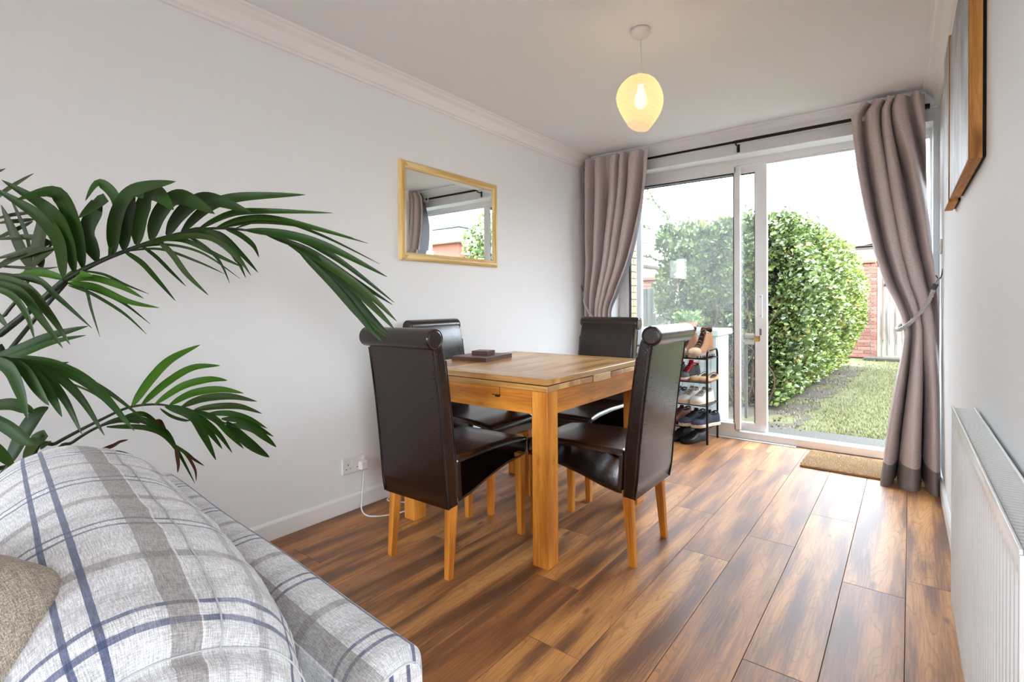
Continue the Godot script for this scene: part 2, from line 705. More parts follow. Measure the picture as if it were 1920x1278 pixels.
	var gold := wood_mat(wood_image(512, 64, 0.8, 0.06, 55, Color(0.93, 0.83, 0.60), Color(0.86, 0.72, 0.44), Color(0.76, 0.58, 0.30), 0.15, 14.0, 0), 0.8, 0.06, 0.3, 0.5)
	mats.gold = gold
	# outside
	mats.concrete = noisy(Color(0.19, 0.18, 0.155), Color(0.29, 0.275, 0.24), 0.95, 1.7, 0.08, 5, 0.5)
	mats.lawn = noisy(Color(0.25, 0.245, 0.13), Color(0.36, 0.35, 0.20), 1.0, 0.5, 0.06, 5, 1.0)
	mats.litter = noisy(Color(0.17, 0.14, 0.11), Color(0.36, 0.32, 0.26), 1.0, 1.3, 0.12, 5, 1.5)
	mats.bricks = []
	for c in [Color(0.47, 0.29, 0.235), Color(0.52, 0.33, 0.265), Color(0.44, 0.28, 0.235), Color(0.50, 0.36, 0.305)]:
		mats.bricks.append(noisy(Color(c.r * 0.85, c.g * 0.85, c.b * 0.85), Color(c.r * 1.1, c.g * 1.1, c.b * 1.1), 0.9, 5.0, 0.08, 3, 0.2))
	mats.buff = noisy(Color(0.58, 0.48, 0.34), Color(0.68, 0.58, 0.43), 0.9, 5.0, 0.08, 3, 0.2)
	mats.mortar = flat(Color(0.58, 0.56, 0.52), 0.95)
	mats.gate_wood = wood_mat(wood_image(256, 64, 1.8, 0.12, 61, Color(0.52, 0.49, 0.45), Color(0.45, 0.43, 0.39), Color(0.33, 0.31, 0.28), 0.4, 10.0, 0), 1.8, 0.12, 0.9, 0.3)
	mats.fence_wood = wood_mat(wood_image(256, 64, 1.8, 0.12, 67, Color(0.36, 0.36, 0.32), Color(0.29, 0.29, 0.26), Color(0.21, 0.21, 0.19), 0.4, 10.0, 0), 1.8, 0.12, 0.9, 0.3)
	mats.fresh_wood = wood_mat(oak, 1.1, 0.3, 0.8, 0.3)
	mats.roof = noisy(Color(0.33, 0.28, 0.24), Color(0.45, 0.39, 0.34), 0.9, 1.5, 0.08, 4)
	mats.render_white = flat(Color(0.9, 0.89, 0.87), 0.9)
	mats.hedge_leaf = flat(Color.WHITE, 0.32)
	mats.hedge_leaf.metallic_specular = 0.6
	mats.hedge_leaf.vertex_color_use_as_albedo = true
	mats.hedge_leaf.backlight_enabled = true
	mats.hedge_leaf.backlight = Color(0.35, 0.35, 0.35)
	mats.twig = flat(Color(0.25, 0.17, 0.12), 0.9)
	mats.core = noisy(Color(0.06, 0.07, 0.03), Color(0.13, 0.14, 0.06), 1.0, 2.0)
	mats.pine = wood_mat(wood_image(512, 96, 0.9, 0.08, 77, Color(0.85, 0.62, 0.32), Color(0.76, 0.52, 0.25), Color(0.50, 0.30, 0.13), 0.35, 16.0, 2), 0.9, 0.08, 0.55, 0.4)
	mats.print_ = flat(Color.WHITE, 0.6)
	mats.print_.albedo_texture = misty_print()
	mats.mat_leather = flat(Color(0.38, 0.25, 0.21), 0.4)
	mats.mat_core = flat(Color(0.40, 0.29, 0.25), 0.7)

# grey photo of a misty sky with a few thin dark masts and wires, the print on the two wooden blocks
func misty_print() -> ImageTexture:
	var im := Image.create(160, 200, false, Image.FORMAT_RGB8)
	var nz := noise(0.018, 4, 12)
	for y in 200:
		for x in 160:
			var g := 0.62 + 0.16 * y / 200.0 + 0.16 * nz.get_noise_2d(x, y * 0.5)
			im.set_pixel(x, y, Color(g, g, g * 1.02))
	for k in 5:
		var x0 := 20 + k * 30
		for y in range(90 + (k * 37) % 50, 200):
			im.set_pixel(x0 + (y * (k - 2)) / 60 + 4, y, Color(0.2, 0.2, 0.22))
	return ImageTexture.create_from_image(im)

# ---------------------------------------------------------------- the room
func right_wall_x(z: float) -> float:
	return 0.143 + (z + 4.2) * 0.01

func along_right_wall() -> Basis:
	return Basis(Vector3.UP, atan2(0.01, 1.0))

func room() -> void:
	# floor: a dark bed with boards on it, 0.1965 m x 1.36 m, long side towards the garden
	var b := MB.new()
	b.box(V(-1.1, -0.06, -1.7), V(2.9, 0.1, 5.4), 0.0)
	b.box(V(-1.1, -0.061, -4.33), V(2.35, 0.1, 0.16), 0.0)
	var fl := struct("floor", b.mesh(), mats.joint)
	var first := [-2.519, -2.362, -3.026, -2.569, -2.263, -2.721, -1.694, -2.12, -2.45, -1.688, -2.262, -1.218, -2.0]
	var pieces := {}
	for row in 13:
		var x1 := -0.0125 - 0.1965 * (row - 1)
		var x0 := x1 - 0.1965
		if row == 0:
			x0 = -0.0125
			x1 = 0.19
		if row == 12:
			x0 = -2.36
		var z: float = first[row]
		while z - 1.36 > -4.4:
			z -= 1.36
		z -= 1.36
		while z < 0.9:
			var za := maxf(z, -4.36)
			var zb := minf(z + 1.36, 1.0)
			if zb - za > 0.02:
				var m := one_box(Vector3.ZERO, V(x1 - x0 - 0.0012, 0.012, zb - za - 0.0012), 0.0012, 2, Basis.IDENTITY, Vector2(0.68, 0.098))
				var o := put("plank", m, mats.floor_wood[rng.randi() % 6], fl)
				o.position = V((x0 + x1) * 0.5, -0.006, (za + zb) * 0.5)
				if rng.randf() < 0.5:
					o.rotation_degrees.y = 180.0
			z += 1.36
	# living-room floor behind the camera
	struct("floor_1", one_box(V(-2.35, -0.056, 2.3), V(5.2, 0.112, 2.6), 0.0, 2), mats.floor_wood[0])
	struct("floor_2", one_box(V(-3.65, -0.056, 0.65), V(2.6, 0.112, 0.72), 0.0, 2), mats.floor_wood[1])
	struct("ceiling", one_box(V(-2.4, TOP + 0.06, -0.35), V(5.6, 0.12, 8.3), 0.0), mats.ceiling)
	struct("wall_left", one_box(V(LEFT - 0.06, 1.2, -2.05), V(0.12, 2.4, 4.82), 0.0), mats.wall)
	# right wall with a doorway to the kitchen beside the camera
	b = MB.new()
	b.box(V(0.06, 1.2, -2.275), V(0.12, 2.4, 3.85), 0.0)
	b.box(V(0.06, 1.2, 2.425), V(0.12, 2.4, 3.55), 0.0)
	b.box(V(0.06, 2.215, 0.15), V(0.12, 0.37, 1.0), 0.0)
	var wr := struct("wall_right", b.mesh(), mats.wall)
	struct("floor_3", one_box(V(1.05, -0.056, 0.5), V(1.75, 0.112, 3.3), 0.0, 2), mats.floor_wood[2])
	struct("ceiling_1", one_box(V(1.1, TOP + 0.06, 0.5), V(1.4, 0.12, 3.3), 0.0), mats.ceiling)
	b = MB.new()
	b.box(V(1.05, 1.2, -1.1), V(1.6, 2.4, 0.1), 0.0)
	b.box(V(1.05, 1.2, 2.1), V(1.6, 2.4, 0.1), 0.0)
	b.box(V(1.83, 0.38, 0.5), V(0.1, 0.76, 3.1), 0.0)
	b.box(V(1.83, 2.22, 0.5), V(0.1, 0.36, 3.1), 0.0)
	b.box(V(1.83, 1.4, -0.32), V(0.1, 1.28, 1.46), 0.0)
	b.box(V(1.83, 1.4, 1.88), V(0.1, 1.28, 0.34), 0.0)
	struct("wall_kitchen", b.mesh(), mats.wall)
	window_frame("window_4", V(1.83, 1.4, 1.06), 1.3, 1.28, 90.0, 2)
	wr.position = V(right_wall_x(-0.4), 0, -0.4)
	wr.basis = along_right_wall()
	# back wall: piers and the lintel over the patio door
	b = MB.new()
	b.box(V(-2.27, 1.11, -4.33), V(0.3, 2.22, 0.26), 0.0)
	b.box(V(0.16, 1.11, -4.33), V(0.1, 2.22, 0.26), 0.0)
	b.box(V(-1.1, 2.31, -4.33), V(2.6, 0.18, 0.26), 0.0)
	struct("wall_back", b.mesh(), mats.wall)
	# living-room end behind the camera, with its windows
	b = MB.new()
	b.box(V(-2.4, 0.45, 3.66), V(5.5, 0.9, 0.12), 0.0)
	b.box(V(-2.4, 2.3, 3.66), V(5.5, 0.2, 0.12), 0.0)
	b.box(V(0.1, 1.55, 3.66), V(0.5, 1.3, 0.12), 0.0)
	b.box(V(-3.21, 1.55, 3.66), V(1.92, 1.3, 0.12), 0.0)
	b.box(V(-4.86, 1.55, 3.66), V(0.5, 1.3, 0.12), 0.0)
	b.box(V(-4.42, 1.23, 3.66), V(0.5, 0.66, 0.12), 0.0)
	b.box(V(-4.42, 2.15, 3.66), V(0.5, 0.12, 0.12), 0.0)
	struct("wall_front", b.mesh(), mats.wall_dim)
	b = MB.new()
	b.box(V(-4.96, 0.4, 1.95), V(0.12, 0.8, 3.4), 0.0)
	b.box(V(-4.96, 2.28, 1.95), V(0.12, 0.24, 3.4), 0.0)
	b.box(V(-4.96, 1.5, 0.6), V(0.12, 1.4, 0.72), 0.0)
	b.box(V(-4.96, 1.5, 3.25), V(0.12, 1.4, 0.9), 0.0)
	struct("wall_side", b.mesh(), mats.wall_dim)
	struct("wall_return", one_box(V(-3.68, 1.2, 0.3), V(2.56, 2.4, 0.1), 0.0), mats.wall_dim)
	window_frame("window_1", V(-1.15, 1.55, 3.66), 2.2, 1.3, 0.0, 3)
	window_frame("window_2", V(-4.42, 1.82, 3.66), 0.38, 0.52, 0.0, 1)
	window_frame("window_3", V(-4.96, 1.48, 1.88), 1.84, 1.36, 90.0, 2)
	# coving
	var prof := rounded([Vector2(0, 0), Vector2(0, -0.105), Vector2(0.008, -0.105), Vector2(0.012, -0.093), Vector2(0.022, -0.088), Vector2(0.030, -0.066), Vector2(0.046, -0.042), Vector2(0.068, -0.026), Vector2(0.074, -0.016), Vector2(0.088, -0.012), Vector2(0.088, 0.0)], 0.003, 2)
	cove("trim_1", prof, V(LEFT, TOP, -1.95), V(1, 0, 0), V(0, 0, 1), 2.25)
	cove("trim_2", prof, V(-1.1, TOP, BACK), V(0, 0, 1), V(1, 0, 0), 1.27)
	cove("trim_3", prof, V(right_wall_x(-0.4), TOP, -0.4), V(-1, 0, 0.01), V(0.01, 0, 1), 4.0)
	# skirting
	var sk := rounded([Vector2(0, 0), Vector2(0.016, 0), Vector2(0.016, 0.076), Vector2(0.007, 0.088), Vector2(0, 0.088)], 0.004, 3)
	cove("baseboard_left", sk, V(LEFT, 0, -1.92), V(1, 0, 0), V(0, 0, 1), 2.27)
	cove("baseboard_right", sk, V(right_wall_x(-2.5), 0, -2.5), V(-1, 0, 0.01), V(0.01, 0, 1), 1.69)

func cove(called: String, prof: PackedVector2Array, c: Vector3, out: Vector3, along: Vector3, half: float) -> void:
	var b := MB.new()
	b.prism(prof, c, out, Vector3.UP, along, half, 0.0005)
	struct(called, b.mesh(), mats.gloss_white)

func window_frame(called: String, c: Vector3, w: float, h: float, turn: float, panes: int) -> void:
	var b := MB.new()
	var t := 0.05
	b.box(V(0, h * 0.5 - t * 0.5, 0), V(w, t, 0.06), 0.004)
	b.box(V(0, -h * 0.5 + t * 0.5, 0), V(w, t, 0.06), 0.004)
	for k in panes + 1:
		b.box(V(-w * 0.5 + t * 0.5 + (w - t) * k / panes, 0, 0), V(t, h - 2 * t, 0.06), 0.004)
	var o := struct(called, b.mesh(), mats.upvc)
	o.position = c
	o.rotation_degrees.y = turn
	for k in panes:
		put("pane", one_box(V(-w * 0.5 + t * 0.5 + (w - t) * (k + 0.5) / panes, 0, 0), V((w - t) / panes - t, h - 2 * t, 0.004), 0.0), mats.obscured if panes == 1 else mats.glass, o)

func patio_door() -> void:
	var zf := -4.36     # room side of the frame
	var b := MB.new()
	b.box(V(-1.0, 2.215, zf - 0.05), V(2.3, 0.085, 0.1), 0.004)          # head
	b.box(V(-2.10, 1.11, zf - 0.05), V(0.075, 2.13, 0.1), 0.004)         # left jamb
	b.box(V(0.125, 1.11, zf - 0.05), V(0.06, 2.13, 0.1), 0.004)          # right jamb
	b.box(V(-1.0, 0.03, zf - 0.05), V(2.3, 0.06, 0.1), 0.006)            # sill
	b.box(V(-1.0, 0.052, zf - 0.022), V(2.28, 0.024, 0.012), 0.003)      # track
	b.box(V(-0.99, 2.165, zf - 0.016), V(2.2, 0.02, 0.014), 0.003)
	var d := struct("door_1", b.mesh(), mats.upvc)
	# fixed leaf in front, on the left
	b = MB.new()
	b.box(V(-1.098, 1.115, zf - 0.022), V(0.046, 2.1, 0.04), 0.004)
	b.box(V(-1.58, 2.155, zf - 0.022), V(0.95, 0.07, 0.04), 0.004)
	b.box(V(-1.58, 0.085, zf - 0.022), V(0.95, 0.06, 0.04), 0.004)
	b.box(V(-2.043, 1.115, zf - 0.022), V(0.04, 2.1, 0.04), 0.004)
	var fx := put("fixed_leaf", b.mesh(), mats.upvc, d)
	put("glass", one_box(V(-1.57, 1.12, zf - 0.024), V(0.91, 2.02, 0.005), 0.0), mats.glass, fx)
	b = MB.new()
	for s in [[-2.02, 0.012], [-1.124, 0.006]]:
		b.box(V(s[0], 1.12, zf - 0.02), V(s[1], 2.0, 0.03), 0.001)
	b.box(V(-1.57, 2.118, zf - 0.02), V(0.9, 0.008, 0.03), 0.001)
	put("gasket", b.mesh(), mats.gasket, fx)
	# sliding leaf behind it, pushed to the left: the right half of the doorway stands open
	var zs := zf - 0.07
	b = MB.new()
	b.box(V(-0.932, 1.115, zs), V(0.088, 2.1, 0.04), 0.005)
	b.box(V(-1.46, 2.145, zs), V(1.0, 0.06, 0.036), 0.004)
	b.box(V(-1.46, 0.09, zs), V(1.0, 0.07, 0.036), 0.004)
	b.box(V(-1.95, 1.115, zs), V(0.05, 2.1, 0.036), 0.005)
	var sl := put("sliding_leaf", b.mesh(), mats.upvc, d)
	put("glass", one_box(V(-1.45, 1.12, zs), V(0.97, 2.0, 0.005), 0.0), mats.glass, sl)
	b = MB.new()
	b.box(V(-0.979, 1.115, zs), V(0.006, 2.0, 0.03), 0.001)
	b.box(V(-1.45, 2.112, zs), V(0.95, 0.006, 0.03), 0.001)
	put("gasket", b.mesh(), mats.gasket, sl)
	b = MB.new()
	b.box(V(-0.944, 1.055, zs + 0.027), V(0.05, 0.185, 0.014), 0.004)
	b.box(V(-0.965, 1.055, zs + 0.038), V(0.012, 0.17, 0.014), 0.004)
	var h := put("pull_handle", b.mesh(), mats.upvc, sl)
	b = MB.new()
	put("screw", one_box(V(-0.932, 1.13, zs + 0.035), V(0.007, 0.007, 0.003), 0.001), mats.steel, h)
	put("screw", one_box(V(-0.932, 0.98, zs + 0.035), V(0.007, 0.007, 0.003), 0.001), mats.steel, h)
	put("lock", one_box(V(-0.935, 0.853, zs + 0.023), V(0.014, 0.05, 0.008), 0.003), mats.steel, sl)
	var key := MB.new()
	key.box(V(-0.935, 0.845, zs + 0.034), V(0.004, 0.02, 0.03), 0.001)
	key.box(V(-0.937, 0.805, zs + 0.046), V(0.004, 0.04, 0.016), 0.001)
	put("key", key.mesh(), mats.steel, sl)
	put("key_tag", one_box(V(-0.955, 0.80, zs + 0.05), V(0.035, 0.045, 0.004), 0.0015), mats.fresh_wood, sl)
	put("threshold_strip", one_box(V(-1.35, 0.003, zf + 0.02), V(1.35, 0.006, 0.03), 0.002), mats.gloss_white, d)

# ---------------------------------------------------------------- the garden
const GROUND := -0.08

func leaf_mesh(l: float, w: float) -> ArrayMesh:
	# small pointed leaf, folded along the midrib and bent down at the tip
	var b := MB.new()
	var rows := []
	for k in 5:
		var t := k / 4.0
		var hw := w * 0.5 * sin(PI * pow(t, 0.75)) + 0.0004
		var y := -0.25 * l * t * t
		rows.append(PackedVector3Array([V(-hw, y + hw * 0.35, l * t), V(0, y, l * t), V(hw, y + hw * 0.35, l * t)]))
	b.grid(rows)
	return b.mesh()

func facing(nn: Vector3, spin: float) -> Basis:
	var z := nn.normalized()
	var x := Vector3.UP.cross(z)
	if x.length() < 0.01:
		x = Vector3.RIGHT
	x = x.normalized()
	return Basis(x, z.cross(x), z) * Basis(Vector3.FORWARD, spin)

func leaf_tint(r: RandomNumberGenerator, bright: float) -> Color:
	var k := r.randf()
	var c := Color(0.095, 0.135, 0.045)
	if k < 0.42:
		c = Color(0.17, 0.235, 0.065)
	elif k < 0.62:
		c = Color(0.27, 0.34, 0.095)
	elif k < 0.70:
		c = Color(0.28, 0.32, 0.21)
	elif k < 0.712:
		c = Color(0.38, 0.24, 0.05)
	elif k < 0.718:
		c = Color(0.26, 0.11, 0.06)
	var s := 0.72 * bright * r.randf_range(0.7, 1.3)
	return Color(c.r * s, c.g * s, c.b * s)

# right-hand face of the hedge: x for a height above ground and a distance along it
func hedge_side(y: float, z: float) -> float:
	var t := clampf((-z - 6.1) / 5.2, 0.0, 1.0)
	var base := lerpf(-1.20, -1.00, t)
	return base + 0.42 * sin(clampf((y + 0.05) / 2.2, 0.0, 1.0) * PI * 0.92) * lerpf(0.72, 1.05, sin(t * PI)) + 0.02

func garden() -> void:
	struct("ground_1", one_box(V(-1.0, GROUND - 0.05, -4.93), V(7.0, 0.1, 0.86), 0.01), mats.concrete)
	struct("ground_2", one_box(V(0.0, GROUND - 0.07, -19.0), V(44.0, 0.1, 28.0), 0.0), mats.lawn)
	struct("ground_3", one_box(V(-1.1, GROUND - 0.06, 9.0), V(30.0, 0.1, 10.0), 0.0), mats.concrete)
	# bare soil and dead leaves along the foot of the hedge
	var b := MB.new()
	var edge_noise := noise(1.0, 3, 17)
	var rows := []
	for k in 40:
		var z := -5.36 - k * 0.15
		var row := PackedVector3Array()
		for c in 9:
			var edge := hedge_side(0.0, z) + 0.30 + 0.16 * edge_noise.get_noise_1d(z * 1.6) + 0.10 * edge_noise.get_noise_1d(z * 6.0)
			row.append(V(lerpf(-3.2, edge, c / 8.0), GROUND - 0.015 + 0.02 * sin(c * 2.1 + z * 5.0) * (1.0 if c < 8 else 0.0), z))
		rows.append(row)
	b.grid(rows)
	b.mesh()
	struct("ground_4", b.mesh(), mats.litter)
	var r := RandomNumberGenerator.new()
	r.seed = 5
	# grass
	var blade := MB.new()
	blade.grid([PackedVector3Array([V(-0.004, 0, 0), V(0.004, 0, 0)]), PackedVector3Array([V(-0.003, 0.025, 0.004), V(0.003, 0.025, 0.004)]), PackedVector3Array([V(-0.0004, 0.045, 0.018), V(0.0004, 0.045, 0.018)])])
	var spots := []
	var tints := []
	for k in 42000:
		var z := -5.36 - 7.4 * pow(r.randf(), 1.35)
		var edge := hedge_side(0.0, z) + 0.30 + 0.13 * sin(z * 3.1)
		var x := edge - 0.15 + r.randf() * 1.9
		if x < edge + r.randf() * 0.35 and r.randf() < 0.75:
			continue
		var s := r.randf_range(0.35, 0.75)
		spots.append(Transform3D(Basis(Vector3.UP, r.randf() * TAU).scaled(V(s * 1.3, s, s)), V(x, GROUND - 0.022, z)))
		var dry := r.randf()
		tints.append(Color(0.115, 0.118, 0.034).lerp(Color(0.175, 0.16, 0.08), dry * dry))
	var gm := flat(Color.WHITE, 0.7)
	gm.vertex_color_use_as_albedo = true
	gm.cull_mode = BaseMaterial3D.CULL_DISABLED
	gm.backlight_enabled = true
	gm.backlight = Color(0.3, 0.3, 0.3)
	mats.hedge_leaf.cull_mode = BaseMaterial3D.CULL_DISABLED
	var dead := []
	var dead_tints := []
	for k in 420:
		var z := -5.25 - 6.5 * pow(r.randf(), 1.4)
		var x := hedge_side(0.0, z) + 0.05 + absf(r.randfn(0.0, 0.2))
		dead.append(Transform3D(facing(V(r.randf_range(-0.6, 0.6), 1, r.randf_range(-0.6, 0.6)), r.randf() * TAU).scaled(Vector3.ONE * r.randf_range(0.3, 0.6)), V(x, GROUND - 0.010, z)))
		dead_tints.append(Color(0.08, 0.055, 0.035).lerp(Color(0.17, 0.135, 0.09), r.randf()))
	var dl := many("fallen_leaves", leaf_mesh(0.05, 0.034), gm, dead, dead_tints)
	tag(dl, "brown dead leaves scattered on the soil along the hedge", "leaves")
	var gr := many("grass", blade.mesh(), gm, spots, tints)
	tag(gr, "short patchy green lawn beside the hedge", "grass")
	hedge(r)
	shrub_tree(r)
	pillar_and_gate()
	left_boundary()
	far_houses()
	planter(r)

func hedge(r: RandomNumberGenerator) -> void:
	var t := thing("hedge", "big clipped leafy hedge running down the garden to the brick pillar", "hedge", V(0, 0, 0))
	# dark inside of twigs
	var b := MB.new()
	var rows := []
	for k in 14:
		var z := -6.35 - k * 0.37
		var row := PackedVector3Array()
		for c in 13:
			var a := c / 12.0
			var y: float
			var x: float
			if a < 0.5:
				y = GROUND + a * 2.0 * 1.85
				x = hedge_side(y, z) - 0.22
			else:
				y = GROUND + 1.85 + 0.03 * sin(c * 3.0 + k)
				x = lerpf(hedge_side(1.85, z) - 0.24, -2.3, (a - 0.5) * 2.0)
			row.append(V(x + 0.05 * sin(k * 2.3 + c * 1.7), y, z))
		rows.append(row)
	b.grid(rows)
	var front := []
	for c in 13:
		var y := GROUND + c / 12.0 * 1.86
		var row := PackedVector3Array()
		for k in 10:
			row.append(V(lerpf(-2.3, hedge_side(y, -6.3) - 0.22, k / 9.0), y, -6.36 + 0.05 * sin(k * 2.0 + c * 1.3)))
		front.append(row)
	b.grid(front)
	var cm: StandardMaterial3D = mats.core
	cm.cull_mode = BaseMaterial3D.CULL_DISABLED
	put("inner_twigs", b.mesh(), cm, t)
	var lm := leaf_mesh(0.052, 0.034)
	var nz := noise(1.3, 3, 44)
	var spots := []
	var tints := []
	# side face
	for k in 34000:
		var z := -6.15 - 5.1 * pow(r.randf(), 1.25)
		var y := GROUND + 0.04 + r.randf() * 2.08
		var lump := 0.09 * nz.get_noise_2d(z * 1.2, y * 1.3)
		var depth := pow(r.randf(), 2.0) * 0.22
		var p := V(hedge_side(y, z) + lump - depth + r.randf() * 0.04, y, z)
		if y < 0.25 and r.randf() < 0.35:
			continue
		if nz.get_noise_2d(z * 2.4 + 30.0, y * 2.6) < lerpf(-0.08, -0.45, clampf((-z - 6.2) / 2.0, 0.0, 1.0)) and r.randf() < 0.75:
			continue
		var nn := V(0.8, 0.35, 0.35) + V(r.randf_range(-1, 1), r.randf_range(-0.9, 0.7), r.randf_range(-1, 1)) * 0.8
		spots.append(Transform3D(facing(nn, r.randf() * TAU).scaled(Vector3.ONE * r.randf_range(0.7, 1.3)), p))
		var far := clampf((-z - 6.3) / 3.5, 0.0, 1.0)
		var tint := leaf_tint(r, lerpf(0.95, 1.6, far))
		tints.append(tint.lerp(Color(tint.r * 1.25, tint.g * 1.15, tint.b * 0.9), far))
	# near face
	for k in 22000:
		var y := GROUND + 0.02 + r.randf() * 2.1
		var x := lerpf(-2.5, hedge_side(y, -6.15) - 0.02, r.randf())
		var lump := 0.16 * nz.get_noise_2d(x * 1.4 + 40.0, y * 1.4)
		var hole := nz.get_noise_2d(x * 2.2 + 90.0, y * 2.2)
		if hole < -0.18 and r.randf() < 0.8:
			continue
		var corner := clampf((x - hedge_side(y, -6.15) + 0.35) / 0.35, 0.0, 1.0)
		var p := V(x, y, -6.2 + lump - pow(r.randf(), 2.0) * 0.25 - corner * corner * 0.22)
		var nn := V(0.1, 0.35, 0.9) + V(r.randf_range(-1, 1), r.randf_range(-0.9, 0.7), r.randf_range(-1, 1)) * 0.85
		spots.append(Transform3D(facing(nn, r.randf() * TAU).scaled(Vector3.ONE * r.randf_range(0.8, 1.5)), p))
		tints.append(leaf_tint(r, 0.95))
	# top
	for k in 11000:
		var z := -6.1 - 5.1 * r.randf()
		var x := lerpf(-2.5, hedge_side(1.95, z) + 0.02, r.randf())
		var y := 1.93 + 0.11 * nz.get_noise_2d(x * 2.0, z * 2.0) - 0.12 * pow(clampf((-1.5 - x) / 1.0, 0.0, 1.0), 1.5) + r.randf() * 0.12
		var nn := V(0.1, 1, 0.3) + V(r.randf_range(-1, 1), r.randf_range(-1, 1), r.randf_range(-1, 1)) * 0.9
		spots.append(Transform3D(facing(nn, r.randf() * TAU).scaled(Vector3.ONE * r.randf_range(0.7, 1.2)), V(x, y, z)))
		tints.append(leaf_tint(r, 1.2))
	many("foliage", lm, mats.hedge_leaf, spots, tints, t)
	# long shoots that stick out at the top left, and short ones along the top
	var shoots := []
	for s in [[V(-2.2, 1.85, -6.2), V(-2.45, 2.25, -6.15), V(-2.63, 2.56, -6.1)], [V(-2.2, 1.9, -6.25), V(-2.42, 2.18, -6.3), V(-2.66, 2.42, -6.3)], [V(-2.3, 1.85, -6.2), V(-2.55, 2.0, -6.15), V(-2.8, 2.08, -6.1)], [V(-2.35, 1.55, -6.2), V(-2.6, 1.66, -6.2), V(-2.85, 1.68, -6.2)]]:
		shoots.append([s, 0.05])
	for k in 34:
		var z := -6.15 - r.randf() * 3.5
		var x := lerpf(-2.4, hedge_side(1.95, z), r.randf())
		var p := V(x, 1.95, z)
		shoots.append([[p, p + V(r.randf_range(-0.05, 0.05), 0.1, 0), p + V(r.randf_range(-0.1, 0.1), r.randf_range(0.16, 0.28), r.randf_range(-0.05, 0.05))], 0.03])
	b = MB.new()
	spots = []
	tints = []
	for s in shoots:
		var pts := spline(s[0], 8)
		b.tube(pts, 0.004, 5)
		for k in range(3, pts.size()):
			for j in 3:
				var d := V(r.randf_range(-1, 1), r.randf_range(-0.3, 0.8), r.randf_range(-1, 1))
				spots.append(Transform3D(facing(d, r.randf() * TAU).scaled(Vector3.ONE * s[1] / 0.062 * r.randf_range(0.9, 1.5)), pts[k]))
				tints.append(leaf_tint(r, 1.1))
	# bare stems low down in the near face
	for k in 26:
		var x := r.randf_range(-2.2, -1.25)
		var p := V(x, GROUND, -6.12 + r.randf_range(-0.1, 0.08))
		b.tube(spline([p, p + V(r.randf_range(-0.15, 0.15), 0.4, 0.03), p + V(r.randf_range(-0.4, 0.4), r.randf_range(0.8, 1.3), 0.02)], 5), [0.012, 0.012, 0.011, 0.011, 0.01, 0.009, 0.008, 0.007, 0.006, 0.005, 0.004], 5)
	put("stems", b.mesh(), mats.twig, t).set_meta("kind", "stuff")
	many("shoot_leaves", lm, mats.hedge_leaf, spots, tints, t)

# bush by the neighbour's wall, seen only in the mirror
func shrub_tree(r: RandomNumberGenerator) -> void:
	var t := thing("bush", "tall loose bush in front of the white fascia, seen in the mirror", "bush", V(1.45, GROUND, -7.6))
	var b := MB.new()
	for k in 9:
		var a := k * 0.7
		b.tube(spline([V(0, 0, 0), V(0.1 * cos(a), 0.9, 0.1 * sin(a)), V(0.55 * cos(a), 2.1 + 0.3 * sin(k * 2.0), 0.45 * sin(a))], 5), 0.02, 5)
	put("stems", b.mesh(), mats.twig, t).set_meta("kind", "stuff")
	var spots := []
	var tints := []
	for k in 5200:
		var d := V(r.randf_range(-1, 1), r.randf_range(-1, 1), r.randf_range(-1, 1))
		d = d.normalized() * pow(r.randf(), 0.4)
		spots.append(Transform3D(facing(V(r.randf_range(-1, 1), r.randf_range(-0.5, 1), r.randf_range(-1, 1)), r.randf() * TAU).scaled(Vector3.ONE * r.randf_range(1.0, 1.8)), V(d.x * 0.8, 1.9 + d.y * 1.1, d.z * 0.7)))
		tints.append(leaf_tint(r, 1.3))
	many("foliage", leaf_mesh(0.062, 0.04), mats.hedge_leaf, spots, tints, t)

func brick_courses(parent: Node3D, origin: Vector3, across: Vector3, length: float, courses: int, brick_l: float, ms: Array, depth := 0.1) -> void:
	# bricks laid in stretcher bond on the face that runs from origin along across; two lengths shared by all
	var out := across.cross(Vector3.UP)
	var turn := Basis(across, Vector3.UP, across.cross(Vector3.UP))
	var whole := one_box(Vector3.ZERO, V(brick_l - 0.01, 0.063, depth), 0.004)
	var half := one_box(Vector3.ZERO, V(brick_l * 0.5 - 0.01, 0.063, depth), 0.004)
	for c in courses:
		var x := 0.0
		var first := c % 2 == 1
		while x < length - 0.03:
			var short := first or length - x < brick_l * 0.8
			var w := brick_l * (0.5 if short else 1.0)
			var o := put("brick", half if short else whole, ms[rng.randi() % ms.size()], parent)
			o.transform = Transform3D(turn, origin + across * (x + w * 0.5) + Vector3.UP * (0.04 + c * 0.075) + out * rng.randf_range(-0.002, 0.003))
			x += w
			first = false

